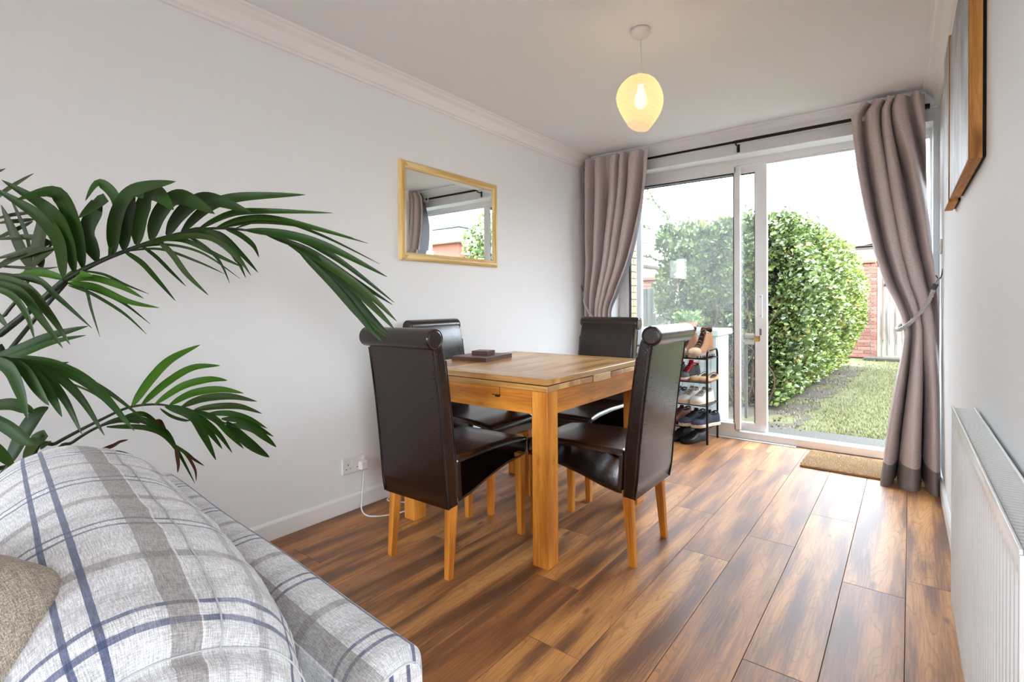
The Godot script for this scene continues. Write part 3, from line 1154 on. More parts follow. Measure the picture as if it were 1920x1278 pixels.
func pillar_and_gate() -> void:
	var z := -12.9
	var p := thing("brick_pillar", "red brick pillar at the far end of the hedge, beside the grey gate", "pillar", V(-0.87, GROUND, z))
	put("mortar", one_box(V(-0.1, 0.97, -0.17), V(0.75, 1.94, 0.3), 0.0), mats.mortar, p)
	brick_courses(p, V(-0.46, 0.0, -0.05), V(1, 0, 0), 0.74, 26, 0.225, mats.bricks)
	put("coping", one_box(V(-0.1, 1.985, -0.15), V(0.8, 0.07, 0.4), 0.01), mats.bricks[1], p)
	var g := thing("gate", "weathered grey board gate to the right of the brick pillar", "gate", V(-0.55, GROUND, z))
	put("post", one_box(V(0.05, 0.93, -0.05), V(0.09, 1.86, 0.09), 0.006, 1), mats.gate_wood, g)
	for k in 10:
		put("board", one_box(V(0.16 + k * 0.103, 0.93, -0.03), V(0.098, 1.74 + 0.02 * sin(k * 1.9), 0.02), 0.003, 1), mats.gate_wood, g)
	for y in [0.35, 1.5]:
		put("rail", one_box(V(0.63, y, -0.06), V(1.05, 0.1, 0.035), 0.004, 0), mats.gate_wood, g)
	put("post", one_box(V(1.24, 0.93, -0.05), V(0.09, 1.86, 0.09), 0.006, 1), mats.gate_wood, g)
	var lb := MB.new()
	lb.box(V(0.17, 1.49, -0.01), V(0.1, 0.03, 0.02), 0.003)
	lb.tube([V(0.13, 1.52, 0.0), V(0.17, 1.52, 0.03), V(0.2, 1.45, 0.03)], 0.008, 6)
	put("latch", lb.mesh(), mats.black_metal, g)
	tag(put("stone_step", one_box(V(-0.1, GROUND + 0.02, z + 0.28), V(1.3, 0.06, 0.3), 0.015), mats.concrete), "flat grey stone lying in front of the gate", "stone")

func left_boundary() -> void:
	# grey fence seen through the left of the glass
	var z := -7.6
	var f := thing("fence", "dark weathered board fence behind the glass at the left", "fence", V(-2.95, GROUND, z))
	for k in 22:
		var w := 0.125
		put("board", one_box(V(-0.07 - k * 0.128, 0.695 + 0.006 * sin(k * 2.3), 0.01 * (k % 2)), V(w, 1.39, 0.018), 0.003, 1), mats.fence_wood, f)
	for y in [0.3, 1.1]:
		put("rail", one_box(V(-1.4, y, -0.04), V(2.8, 0.08, 0.04), 0.004, 0), mats.fence_wood, f)
	put("post", one_box(V(0.05, 0.82, -0.03), V(0.1, 1.64, 0.1), 0.006, 1), mats.gate_wood, f)
	var w := thing("brick_wall", "low red brick wall behind the dark fence, under the white gable", "wall", V(-6.2, GROUND, -10.2))
	put("mortar", one_box(V(1.3, 0.8, -0.16), V(3.0, 1.6, 0.3), 0.0), mats.mortar, w)
	brick_courses(w, V(-0.2, 1.1, -0.05), V(1, 0, 0), 3.0, 7, 0.225, mats.bricks)
	put("coping", one_box(V(1.3, 1.665, -0.14), V(3.1, 0.07, 0.4), 0.01), mats.bricks[0], w)
	# buff brick return of the house just outside the left jamb
	var p := thing("buff_brick_pier", "buff brick pier outside the glass, beside the left curtain", "pier", V(-2.52, GROUND, -4.95))
	put("mortar", one_box(V(-0.05, 1.3, -0.1), V(0.36, 2.6, 0.75), 0.0), mats.mortar, p)
	brick_courses(p, V(0.1, 0.0, 0.28), V(0, 0, -1), 0.68, 33, 0.225, [mats.buff], 0.09)

func far_houses() -> void:
	# white gabled house far to the left
	var h := thing("white_house", "distant white gabled house above the brick wall at the left", "house", V(-9.6, GROUND, -20.0))
	var b := MB.new()
	b.prism(PackedVector2Array([Vector2(-1.9, 0), Vector2(1.9, 0), Vector2(1.9, 2.5), Vector2(0, 3.75), Vector2(-1.9, 2.5)]), Vector3.ZERO, V(1, 0, 0), V(0, 1, 0), V(0, 0, 1), 2.5, 0.005)
	put("walls", b.mesh(), mats.render_white, h)
	b = MB.new()
	b.box(V(1.02, 3.2, 0), V(2.65, 0.1, 5.4), 0.01, 0, Vector2.ZERO, Basis(Vector3.BACK, deg_to_rad(-33.3)))
	b.box(V(-1.02, 3.2, 0), V(2.65, 0.1, 5.4), 0.01, 0, Vector2.ZERO, Basis(Vector3.BACK, deg_to_rad(33.3)))
	put("roof", b.mesh(), mats.roof, h)
	put("window", one_box(V(-0.3, 2.3, 2.5), V(1.1, 0.22, 0.06), 0.01), flat(Color(0.62, 0.56, 0.5), 0.4), h)
	# brown tiled roof beyond the pillar
	var k := thing("tiled_roof_house", "distant house with a brown tiled roof above the hedge end", "house", V(0.6, GROUND, -21.0))
	put("walls", one_box(V(0, 1.2, 0), V(9.0, 2.4, 4.0), 0.01), mats.bricks[0], k)
	b = MB.new()
	b.prism(PackedVector2Array([Vector2(-2.4, 2.35), Vector2(2.4, 2.35), Vector2(0, 3.35)]), Vector3.ZERO, V(0, 0, 1), V(0, 1, 0), V(1, 0, 0), 4.7, 0.01)
	var rf := put("roof", b.mesh(), mats.roof, k)
	b = MB.new()
	for c in 9:
		b.box(V(0, 2.40 + c * 0.108, 2.33 - c * 0.26), V(9.3, 0.014, 0.03), 0.003)
	put("tile_course", b.mesh(), mats.roof, rf).set_meta("kind", "stuff")
	# neighbour's flat-roofed extension, outside the frame but in the mirror
	var n := thing("neighbour_extension", "neighbour's brick extension with white fascia, seen in the mirror", "building", V(5.8, GROUND, -10.4))
	put("walls", one_box(V(0, 1.25, 0), V(5.6, 2.5, 4.6), 0.01), mats.bricks[1], n)
	put("fascia", one_box(V(0, 2.64, 0), V(5.9, 0.3, 4.9), 0.02), mats.render_white, n)
	put("roof_edge", one_box(V(0, 2.82, 0), V(6.0, 0.06, 5.0), 0.01), flat(Color(0.35, 0.37, 0.38), 0.6), n)

func planter(r: RandomNumberGenerator) -> void:
	var t := thing("planter_box", "white slatted planter box outside the glass behind the shoe rack", "planter", V(-1.72, GROUND, -4.86))
	put("liner", one_box(V(0, 0.43, 0), V(0.72, 0.86, 0.36), 0.0), flat(Color(0.75, 0.76, 0.74), 0.7), t)
	var slat := one_box(Vector3.ZERO, V(0.047, 0.86, 0.016), 0.005)
	var paint := flat(Color(0.70, 0.72, 0.70), 0.5)
	for k in 15:
		var o := put("slat", slat, paint, t)
		o.position = V(-0.35 + k * 0.05, 0.44, 0.188)
	for k in 7:
		var o := put("slat", slat, paint, t)
		o.transform = Transform3D(Basis(Vector3.UP, PI / 2), V(0.37, 0.44, 0.15 - k * 0.05))
	put("lid", one_box(V(0, 0.90, 0.0), V(0.80, 0.055, 0.46), 0.008), paint, t)
	put("skirting", one_box(V(0, 0.05, 0.2), V(0.78, 0.07, 0.02), 0.004), paint, t)
	var p := thing("potted_plant", "small bright green plant in a terracotta dish on the white planter", "plant", V(-1.66, GROUND + 0.928, -4.86))
	var b := MB.new()
	b.lathe([[0.0, 0.0], [0.07, 0.0], [0.085, 0.05], [0.09, 0.06], [0.08, 0.055], [0.0, 0.045]], 20)
	put("dish", b.mesh(), flat(Color(0.66, 0.40, 0.28), 0.8), p)
	var spots := []
	var tints := []
	for k in 150:
		var a := r.randf() * TAU
		var q := r.randf() * 0.11
		spots.append(Transform3D(facing(V(cos(a), r.randf_range(0.2, 1.4), sin(a)), r.randf() * TAU), V(cos(a) * q, 0.05 + r.randf() * 0.09, sin(a) * q)))
		tints.append(Color(0.15, 0.26, 0.04) * r.randf_range(0.7, 1.2))
	many("foliage", leaf_mesh(0.05, 0.032), mats.hedge_leaf, spots, tints, p)
	# timber post with a cross board standing in the hedge's shade, seen through both panes
	var s := thing("timber_stake", "pale timber stake with a short cross board, seen through the overlapping panes", "stake", V(-1.30, GROUND, -5.55))
	put("post", one_box(V(-0.01, 0.42, 0), V(0.024, 0.84, 0.024), 0.004, 1), mats.fence_wood, s)
	put("cross_board", one_box(V(0.06, 0.77, 0.03), V(0.15, 0.05, 0.02), 0.003, 0), mats.gate_wood, s)
	put("cross_board", one_box(V(0.06, 0.83, 0.03), V(0.15, 0.05, 0.02), 0.003, 0), mats.gate_wood, s)

# ---------------------------------------------------------------- table and chairs
func table_and_chairs() -> void:
	var x0 := -2.05
	var x1 := -1.165
	var z0 := -2.685
	var z1 := -1.74
	var cx := (x0 + x1) * 0.5
	var cz := (z0 + z1) * 0.5
	var t := thing("dining_table", "square oak draw-leaf dining table with thick square legs", "table", V(cx, 0, cz))
	var hx := (x1 - x0) * 0.5
	var hz := (z1 - z0) * 0.5
	# framed top: four border boards round three centre boards
	var g := 0.0008
	for s in [-1, 1]:
		put("border_board", one_box(V(0, 0.7675, s * (hz - 0.05)), V(2 * hx, 0.025, 0.1 - g), 0.002, 0), mats.oak, t)
		put("border_board", one_box(V(s * (hx - 0.05), 0.7675, 0), V(0.1 - g, 0.025, 2 * hz - 0.2 - g), 0.002, 2), mats.oak, t)
	for k in 5:
		var w := (2 * hx - 0.2) / 5.0
		put("centre_board", one_box(V(-hx + 0.1 + w * (k + 0.5), 0.7672, 0), V(w - g * 0.5, 0.0245, 2 * hz - 0.2 - g), 0.0008, 2), mats.oak, t)
	# draw leaves tucked under the near and far ends, fixed bearer between them
	for s in [-1, 1]:
		var lf := put("draw_leaf", one_box(V(0, 0.7395, s * (hz - 0.19)), V(2 * hx - 0.004, 0.024, 0.378), 0.002, 0), mats.oak, t)
		for q in [-1, 1]:
			put("end_cap", one_box(V(q * (hx - 0.0015), 0.7395, s * (hz - 0.045)), V(0.004, 0.0235, 0.09), 0.001, 2), mats.end_grain, lf)
			put("end_cap", one_box(V(q * (hx - 0.0015), 0.7395, s * (hz - 0.32)), V(0.004, 0.0235, 0.1), 0.001, 2), mats.end_grain, lf)
	put("bearer", one_box(V(0, 0.738, 0), V(2 * hx + 0.001, 0.034, 2 * hz - 0.772), 0.002, 2), mats.oak, t)
	for s in [-1, 1]:
		put("apron", one_box(V(0, 0.677, s * (hz - 0.022)), V(2 * hx - 0.15, 0.098, 0.022), 0.002, 0), mats.oak_leg, t)
		put("apron", one_box(V(s * (hx - 0.022), 0.677, 0), V(0.022, 0.098, 2 * hz - 0.15), 0.002, 2), mats.oak_leg, t)
		for q in [-1, 1]:
			put("leg", one_box(V(s * (hx - 0.0405), 0.3635, q * (hz - 0.0405)), V(0.079, 0.727, 0.079), 0.003, 1), mats.oak_leg, t)
	# dark split knot in the near apron
	var kb := MB.new()
	kb.box(V(0.165, 0.690, hz - 0.0105), V(0.05, 0.004, 0.0015), 0.0005)
	kb.box(V(0.172, 0.686, hz - 0.0105), V(0.026, 0.009, 0.0015), 0.0005)
	kb.box(V(0.185, 0.708, hz - 0.0105), V(0.0018, 0.036, 0.0015), 0.0003)
	put("knot", kb.mesh(), flat(Color(0.16, 0.09, 0.05), 0.8), t)
	# leather place mats and coasters, stacked
	var names := ["lowest brown leather place mat in the stack on the oak table", "second brown leather place mat from the bottom of the stack", "third brown leather place mat from the bottom of the stack", "topmost brown leather place mat, with the coasters on it"]
	for k in 4:
		place_mat("place_mat", names[k], "place mat", "leather place mats", V(-1.915 + 0.0015 * (k % 2), 0.7802 + k * 0.0058, -2.205 + 0.001 * k), V(0.225, 0.0056, 0.285), 8.0 + 0.4 * (k % 3))
	var cn := ["lowest brown leather coaster, lying on the place mats", "second brown leather coaster from the bottom of the small stack", "third brown leather coaster from the bottom of the small stack", "topmost brown leather coaster of the small stack"]
	for k in 4:
		place_mat("coaster", cn[k], "coaster", "leather coasters", V(-1.925, 0.8036 + k * 0.0055, -2.225 + 0.001 * (k % 2)), V(0.1, 0.0053, 0.1), 12.0 + 1.5 * (k % 2))
	# four scroll-back chairs
	var c := make_chair()
	var spots := [[V(-1.625, 0, -1.715), 1.0, "dark brown leather scroll-back dining chair nearest the palm, its back to us"], [V(-1.17, 0, -2.155), 90.0, "dark brown leather dining chair nearest the camera at the table's right side"], [V(-1.958, 0, -2.205), -90.0, "dark brown leather dining chair between the table and the mirror wall"], [V(-1.568, 0, -2.735), 180.0, "dark brown leather dining chair on the window side of the table, below the left curtain"]]
	for k in 4:
		var o := c
		if k > 0:
			o = c.duplicate()
			o.name = numbered("dining_chair")
			add_child(o)
		o.position = spots[k][0]
		o.rotation_degrees.y = spots[k][1]
		tag(o, spots[k][2], "chair", "leather dining chairs round the oak table")

func place_mat(called: String, label: String, cat: String, group: String, p: Vector3, s: Vector3, turn: float) -> void:
	var t := thing(called, label, cat, p, turn, group)
	put("leather", one_box(V(0, s.y * 0.78, 0), V(s.x, s.y * 0.42, s.z), 0.0012), mats.mat_leather, t)
	put("backing", one_box(V(0, s.y * 0.28, 0), V(s.x - 0.001, s.y * 0.55, s.z - 0.001), 0.0008), mats.mat_core, t)

func leg(top: Vector3, foot: Vector3, a: float, b: float) -> ArrayMesh:
	var m := MB.new()
	var rows := []
	for k in 5:
		var t := [0.0, 0.0, 1.0, 1.0, 1.0][k] as float
		var p := top.lerp(foot, t)
		var h := lerpf(a, b, t) * 0.5
		if k == 0 or k == 4:
			h *= 0.9
		p.y += 0.0 if k < 4 else -0.0
		if k == 3:
			p.y = foot.y
		if k == 2:
			p.y = foot.y + 0.003
		var row := PackedVector3Array()
		var e := h * 0.88
		for q in [[e, h], [-e, h], [-h, e], [-h, -e], [-e, -h], [e, -h], [h, -e], [h, e], [e, h]]:
			row.append(p + V(q[0], 0, q[1]))
		rows.append(row)
	# wood grain runs down the leg: rows become columns
	var turned := []
	for c in 9:
		var col := PackedVector3Array()
		for r in rows:
			col.append(r[c])
		turned.append(col)
	m.grid(turned, false)
	var n2 := PackedVector3Array(rows[4].slice(0, 8))
	m.cap(n2, Vector3.DOWN)
	var top_ring := PackedVector3Array(rows[0].slice(0, 8))
	m.cap(top_ring, Vector3.UP)
	# outward normals
	for k in m.v.size():
		var axis := top.lerp(foot, clampf((top.y - m.v[k].y) / maxf(top.y - foot.y, 0.01), 0, 1))
		if absf(m.n[k].y) < 0.9 and m.n[k].dot(m.v[k] - axis) < 0.0:
			m.n[k] = -m.n[k]
	return m.mesh()

func make_chair() -> Node3D:
	var t := thing("dining_chair", "", "chair")
	var hw := 0.195
	# back: rear face leans back, front face follows it, scroll at the top
	var prof := []
	for p in [Vector2(0.226, 0.285), Vector2(0.280, 0.282), Vector2(0.292, 0.36), Vector2(0.304, 0.50), Vector2(0.326, 0.70), Vector2(0.352, 0.88), Vector2(0.358, 0.918)]:
		prof.append(p)
	var c := Vector2(0.357, 0.957)
	for k in 11:
		var a := deg_to_rad(-80.0 + k * 25.5)
		prof.append(c + Vector2(cos(a), sin(a)) * 0.039)
	for p in [Vector2(0.303, 0.93), Vector2(0.285, 0.86), Vector2(0.262, 0.70), Vector2(0.242, 0.52), Vector2(0.230, 0.44)]:
		prof.append(p)
	var out := PackedVector2Array()
	# even spacing keeps the shading smooth
	for k in prof.size():
		var a: Vector2 = prof[k]
		var b: Vector2 = prof[(k + 1) % prof.size()]
		var steps := maxi(1, int(a.distance_to(b) / 0.05))
		for s in steps:
			out.append(a.lerp(b, float(s) / steps))
	var b := MB.new()
	b.prism(out, Vector3.ZERO, V(0, 0, 1), V(0, 1, 0), V(1, 0, 0), hw, 0.014)
	var back := put("backrest", b.mesh(), mats.leather, t)
	# scroll end rolls a little wider than the back
	b = MB.new()
	var sc := []
	for k in 20:
		var a := TAU * k / 20
		sc.append(c + Vector2(cos(a), sin(a)) * 0.041)
	b.prism(PackedVector2Array(sc), Vector3.ZERO, V(0, 0, 1), V(0, 1, 0), V(1, 0, 0), hw + 0.010, 0.012)
	put("scroll", b.mesh(), mats.leather, back)
	# piping down both edges of the rear panel and round the scroll ends
	b = MB.new()
	for s in [-1, 1]:
		var line := []
		for p in [Vector2(0.281, 0.284), Vector2(0.293, 0.36), Vector2(0.305, 0.50), Vector2(0.327, 0.70), Vector2(0.353, 0.88), Vector2(0.359, 0.912)]:
			line.append(V(s * (hw - 0.004), p.y, p.x - 0.001))
		b.tube(spline(line, 4), 0.0032, 6)
		var ring := []
		for k in 19:
			var a := deg_to_rad(-100.0 + k * 17.0)
			ring.append(V(s * (hw + 0.007), c.y + sin(a) * 0.037, c.x + cos(a) * 0.037))
		b.tube(ring, 0.003, 6)
		line = []
		for p in [Vector2(0.232, 0.30), Vector2(0.236, 0.46), Vector2(0.246, 0.55), Vector2(0.266, 0.72), Vector2(0.288, 0.87)]:
			line.append(V(s * (hw - 0.003), p.y, p.x + 0.003))
		b.tube(spline(line, 4), 0.003, 6)
	put("piping", b.mesh(), mats.leather_trim, back)
	# blisters where the coating peels along the edges
	b = MB.new()
	var r := RandomNumberGenerator.new()
	r.seed = 19
	for k in 110:
		var y := 0.45 + 0.45 * r.randf()
		var zf := curve_at([[0.44, 0.235], [0.52, 0.244], [0.70, 0.264], [0.86, 0.287], [0.93, 0.303]], y)
		var zb := curve_at([[0.36, 0.292], [0.50, 0.304], [0.70, 0.326], [0.88, 0.352]], y)
		var s := -1.0 if r.randf() < 0.35 else 1.0
		var p := V(s * (hw + 0.0005), y, lerpf(zf, zb, 0.3 + 0.55 * r.randf()))
		if r.randf() < 0.35:
			p = V(s * (hw - 0.012 - 0.03 * r.randf()), y, zb + 0.0005)
		b.lathe([[0.0, -0.0015], [0.0025, 0.0], [0.0, 0.0015]], 5, p)
	put("blisters", b.mesh(), mats.blister, back).set_meta("kind", "stuff")
	# seat with a skirt that arches up towards the front
	var sp := rounded([Vector2(0.224, 0.287), Vector2(0.13, 0.303), Vector2(0.02, 0.335), Vector2(-0.10, 0.360), Vector2(-0.262, 0.372), Vector2(-0.272, 0.43), Vector2(-0.255, 0.462), Vector2(-0.15, 0.476), Vector2(0.0, 0.482), Vector2(0.236, 0.478)], 0.025, 3)
	b = MB.new()
	b.prism(sp, Vector3.ZERO, V(0, 0, 1), V(0, 1, 0), V(1, 0, 0), hw - 0.003, 0.022)
	var seat := put("seat", b.mesh(), mats.leather, t)
	b = MB.new()
	for s in [-1, 1]:
		b.tube(spline([V(s * (hw - 0.010), 0.466, 0.225), V(s * (hw - 0.010), 0.468, 0.0), V(s * (hw - 0.010), 0.463, -0.15), V(s * (hw - 0.012), 0.452, -0.247), V(s * (hw - 0.014), 0.436, -0.264), V(s * (hw - 0.014), 0.375, -0.258)], 4), 0.0028, 6)
	b.tube([V(-hw + 0.014, 0.452, -0.263), V(hw - 0.014, 0.452, -0.263)], 0.0028, 6)
	put("piping", b.mesh(), mats.leather_trim, seat)
	for s in [-1, 1]:
		put("leg", leg(V(s * 0.163, 0.385, -0.235), V(s * 0.166, 0.0, -0.237), 0.040, 0.028), mats.oak_leg, t)
		put("leg", leg(V(s * 0.165, 0.31, 0.238), V(s * 0.170, 0.0, 0.262), 0.040, 0.027), mats.oak_leg, t)
	return t

# ---------------------------------------------------------------- curtains
func cloth(rows_key: Array, phase: float, nu: int, nv: int, dz: float, from_right := false, top := INF) -> ArrayMesh:
	# keys: height, left x, right x, depth z, fold depth, sideways lean of folds
	var b := MB.new()
	var rows := []
	var y0: float = minf(rows_key[0][0], top)
	var y1: float = rows_key[-1][0]
	var keys := []
	for k in rows_key:
		var q: Array = k.duplicate()
		q[0] = -k[0]
		keys.append(q)
	for j in nv:
		var y := lerpf(y0, y1, float(j) / (nv - 1))
		var xl := curve_at(keys, -y, 1)
		var xr := curve_at(keys, -y, 2)
		var z := curve_at(keys, -y, 3)
		var amp := curve_at(keys, -y, 4)
		var row := PackedVector3Array()
		for i in nu:
			var u := float(i) / (nu - 1)
			var nf := curve_at(keys, -y, 5)
			var q := 1.0 - u if from_right else u
			var ph := TAU * nf * (q + 0.03 * (sin(q * 9.0 + phase) - sin(phase)) + 0.02 * (sin(q * 17.0 + phase * 2.0) - sin(phase * 2.0))) + phase
			# broad rounded ridges towards the room, narrow creases between them
			var dip := pow(0.5 + 0.5 * cos(ph), 1.8)
			var w := 1.0 * (1.0 - 2.9 * dip) - 0.35 * cos(ph)
			var fine := 0.10 * sin(ph * 1.3 + y * 3.0)
			var x := lerpf(xl, xr, u) - (0.35 if not from_right else -0.35) * amp * sin(ph) * sin(PI * clampf(u * 1.06 - 0.03, 0.0, 1.0))
			row.append(V(x, y + (0.010 * sin(ph) if j == 0 else 0.0), z + dz + amp * (w + fine)))
		rows.append(row)
	b.grid(rows)
	return b.mesh()

func rope(pts: Array, r: float, turns: float) -> ArrayMesh:
	var b := MB.new()
	var line := spline(pts, 14)
	for s in 3:
		var strand := []
		for k in line.size():
			var p: Vector3 = line[k]
			var d: Vector3 = (line[mini(k + 1, line.size() - 1)] - line[maxi(k - 1, 0)]).normalized()
			var x := d.cross(Vector3.UP).normalized()
			var y := d.cross(x)
			var a := TAU * (turns * k / line.size() + s / 3.0)
			strand.append(p + (x * cos(a) + y * sin(a)) * r * 0.5)
		b.tube(strand, r * 0.62, 7)
	return b.mesh()

func curtains() -> void:
	var zr := -4.13
	var rod := thing("curtain_rod", "long black metal curtain rod above the patio door", "curtain rod", V(0, 0, 0))
	put("rod", one_tube([V(-2.31, 2.292, zr), V(-1.05, 2.296, zr)], 0.0095, 12), mats.black_metal, rod)
	put("rod", one_tube([V(-1.06, 2.296, zr), V(0.066, 2.30, zr)], 0.0115, 12), mats.black_metal, rod)
	var b := MB.new()
	b.lathe([[0.0, -0.02], [0.016, -0.02], [0.017, 0.0], [0.016, 0.02], [0.0, 0.02]], 14)
	var fin := b.mesh()
	for x in [-2.322, 0.072]:
		var f := put("finial", fin, mats.black_metal, rod)
		f.transform = Transform3D(Basis(Vector3.BACK, PI / 2), V(x, 2.295, zr))
	for x in [-1.045, 0.02, -2.24]:
		b = MB.new()
		b.box(V(x, 2.262, BACK + 0.004), V(0.022, 0.06, 0.006), 0.002)
		b.tube([V(x, 2.275, BACK + 0.005), V(x, 2.275, zr), V(x, 2.284, zr + 0.004)], 0.006, 6)
		b.lathe([[0.011, -0.007], [0.015, -0.007], [0.015, 0.007], [0.011, 0.007]], 12, V(x, 2.296, zr))
		b.box(V(x - 0.004, 2.25, BACK + 0.012), V(0.004, 0.03, 0.01), 0.001)
		put("bracket", b.mesh(), mats.black_metal, rod)
	# left curtain
	var lk := [[2.358, -2.285, -1.695, zr + 0.066, 0.018, 5.2], [2.29, -2.287, -1.705, zr + 0.068, 0.022, 5.2], [2.0, -2.295, -1.745, zr + 0.03, 0.040, 5.2], [1.70, -2.30, -1.815, zr + 0.02, 0.046, 5.2], [1.42, -2.305, -1.905, zr + 0.01, 0.044, 5.2], [1.15, -2.322, -2.02, zr + 0.02, 0.034, 5.2], [1.0, -2.315, -2.075, zr + 0.03, 0.026, 5.2], [0.86, -2.318, -2.04, zr + 0.03, 0.030, 5.2], [0.5, -2.322, -1.97, zr + 0.03, 0.045, 5.2], [0.015, -2.325, -1.93, zr + 0.03, 0.055, 5.2]]
	var lc := thing("curtain", "grey-brown satin curtain tied back at the left of the patio door", "curtain", Vector3.ZERO, 0, "tied-back curtains")
	put("cloth", cloth(lk, 2.5, 190, 70, 0.0, true), mats.curtain, lc)
	put("lining", cloth(lk, 2.5, 190, 70, -0.004, true), mats.lining, lc)
	# right curtain
	var rk := [[2.372, -0.245, 0.066, zr + 0.074, 0.024, 4.8], [2.30, -0.30, 0.066, zr + 0.076, 0.026, 4.6], [2.0, -0.285, 0.074, zr + 0.03, 0.050, 4.0], [1.67, -0.238, 0.086, zr + 0.03, 0.056, 3.6], [1.40, -0.185, 0.102, zr + 0.05, 0.052, 3.4], [1.20, -0.128, 0.118, zr + 0.08, 0.044, 3.2], [1.04, -0.062, 0.13, zr + 0.13, 0.032, 3.0], [0.94, -0.035, 0.133, zr + 0.16, 0.028, 2.9], [0.84, -0.038, 0.134, zr + 0.18, 0.036, 2.8], [0.60, -0.073, 0.136, zr + 0.20, 0.060, 2.5], [0.33, -0.110, 0.137, zr + 0.22, 0.080, 2.4], [0.12, -0.130, 0.137, zr + 0.245, 0.098, 2.4], [0.0, -0.142, 0.138, zr + 0.265, 0.11, 2.4]]
	var rc := thing("curtain", "grey-brown satin curtain tied back at the right, pooling on the floor", "curtain", Vector3.ZERO, 0, "tied-back curtains")
	put("cloth", cloth(rk, 2.2, 190, 90, 0.0), mats.curtain, rc)
	put("lining", cloth(rk, 2.2, 190, 90, -0.004), mats.lining, rc)
	put("hem", cloth(rk, 2.2, 190, 24, 0.0022, false, 0.125), mats.hem, rc)
	b = MB.new()
	b.tube([V(-0.305, 2.325, zr + 0.014), V(-0.31, 2.30, zr + 0.018), V(-0.303, 2.255, zr + 0.02), V(-0.27, 2.262, zr + 0.035)], 0.006, 5)
	b.box(V(-0.26, 2.28, zr + 0.035), V(0.05, 0.03, 0.003), 0.001)
	put("header_tape", b.mesh(), mats.header_tape, rc)
	# rope tiebacks on hooks
	var tb := thing("tieback", "twisted grey rope tieback round the right curtain", "tieback", Vector3.ZERO, 0, "rope tiebacks")
	put("rope", rope([V(0.106, 1.155, -3.935), V(0.085, 1.09, -3.915), V(0.045, 1.02, -3.915), V(-0.005, 0.955, -3.915), V(-0.05, 0.918, -3.935), V(-0.066, 0.918, -3.98), V(-0.05, 0.94, -4.03)], 0.0115, 7.0), mats.rope, tb)
	b = MB.new()
	b.tube([V(0.104, 1.15, -3.937), V(0.118, 1.188, -3.93)], 0.0135, 10)
	put("collar", b.mesh(), mats.lining, tb)
	b = MB.new()
	b.tube([V(0.116, 1.185, -3.93), V(0.132, 1.222, -3.91)], 0.0055, 7)
	put("loop", b.mesh(), mats.rope, tb)
	tag(put("tieback_hook", one_tube(spline([V(0.147, 1.275, -3.88), V(0.143, 1.245, -3.885), V(0.137, 1.222, -3.90), V(0.127, 1.22, -3.92), V(0.117, 1.238, -3.935)], 5), 0.0035, 7), mats.steel), "small metal hook on the right wall that holds the rope tieback", "hook", "tieback hooks")
	var tl := thing("tieback", "twisted grey rope tieback round the left curtain", "tieback", Vector3.ZERO, 0, "rope tiebacks")
	put("rope", rope([V(-2.322, 1.13, -4.06), V(-2.29, 1.05, -4.05), V(-2.23, 0.97, -4.055), V(-2.14, 0.925, -4.06), V(-2.06, 0.93, -4.08), V(-2.05, 0.95, -4.13)], 0.010, 8.0), mats.rope, tl)
	put("loop", one_tube([V(-2.324, 1.135, -4.06), V(-2.335, 1.20, -4.07)], 0.004, 6), mats.rope, tl)
	tag(put("tieback_hook", one_tube(spline([V(LEFT, 1.25, -4.08), V(-2.345, 1.215, -4.075), V(-2.335, 1.197, -4.07), V(-2.325, 1.202, -4.06), V(-2.318, 1.225, -4.055)], 5), 0.0035, 7), mats.steel), "small metal hook on the left wall beside the left curtain", "hook", "tieback hooks")
	# coir mat by the open half of the door
	var m := thing("doormat", "rectangular coir doormat in front of the open doorway", "doormat", V(-0.245, 0, -4.04), -1.0)
	put("backing", one_box(V(0, 0.008, 0), V(0.66, 0.016, 0.40), 0.004), mats.coir, m)
	var tuft := MB.new()
	tuft.tube([V(0, 0, 0), V(0.0006, 0.005, 0), V(0.002, 0.009, 0.001)], [0.0016, 0.0013, 0.0006], 4, false)
	var r := RandomNumberGenerator.new()
	r.seed = 3
	var spots := []
	var tints := []
	for k in 9000:
		spots.append(Transform3D(Basis(Vector3.UP, r.randf() * TAU).scaled(Vector3.ONE * r.randf_range(0.8, 1.5)), V(r.randf_range(-0.328, 0.328), 0.014, r.randf_range(-0.198, 0.198))))
		tints.append(Color(0.56, 0.42, 0.27).lerp(Color(0.78, 0.63, 0.46), r.randf()))
	var tm := flat(Color.WHITE, 0.9)
	tm.vertex_color_use_as_albedo = true
	many("pile", tuft.mesh(), tm, spots, tints, m)
	tag(put("dead_leaf", leaf_mesh(0.035, 0.02), mats.leaf[2]), "small dead leaf lying on the coir doormat", "leaf").position = V(-0.38, 0.032, -4.15)

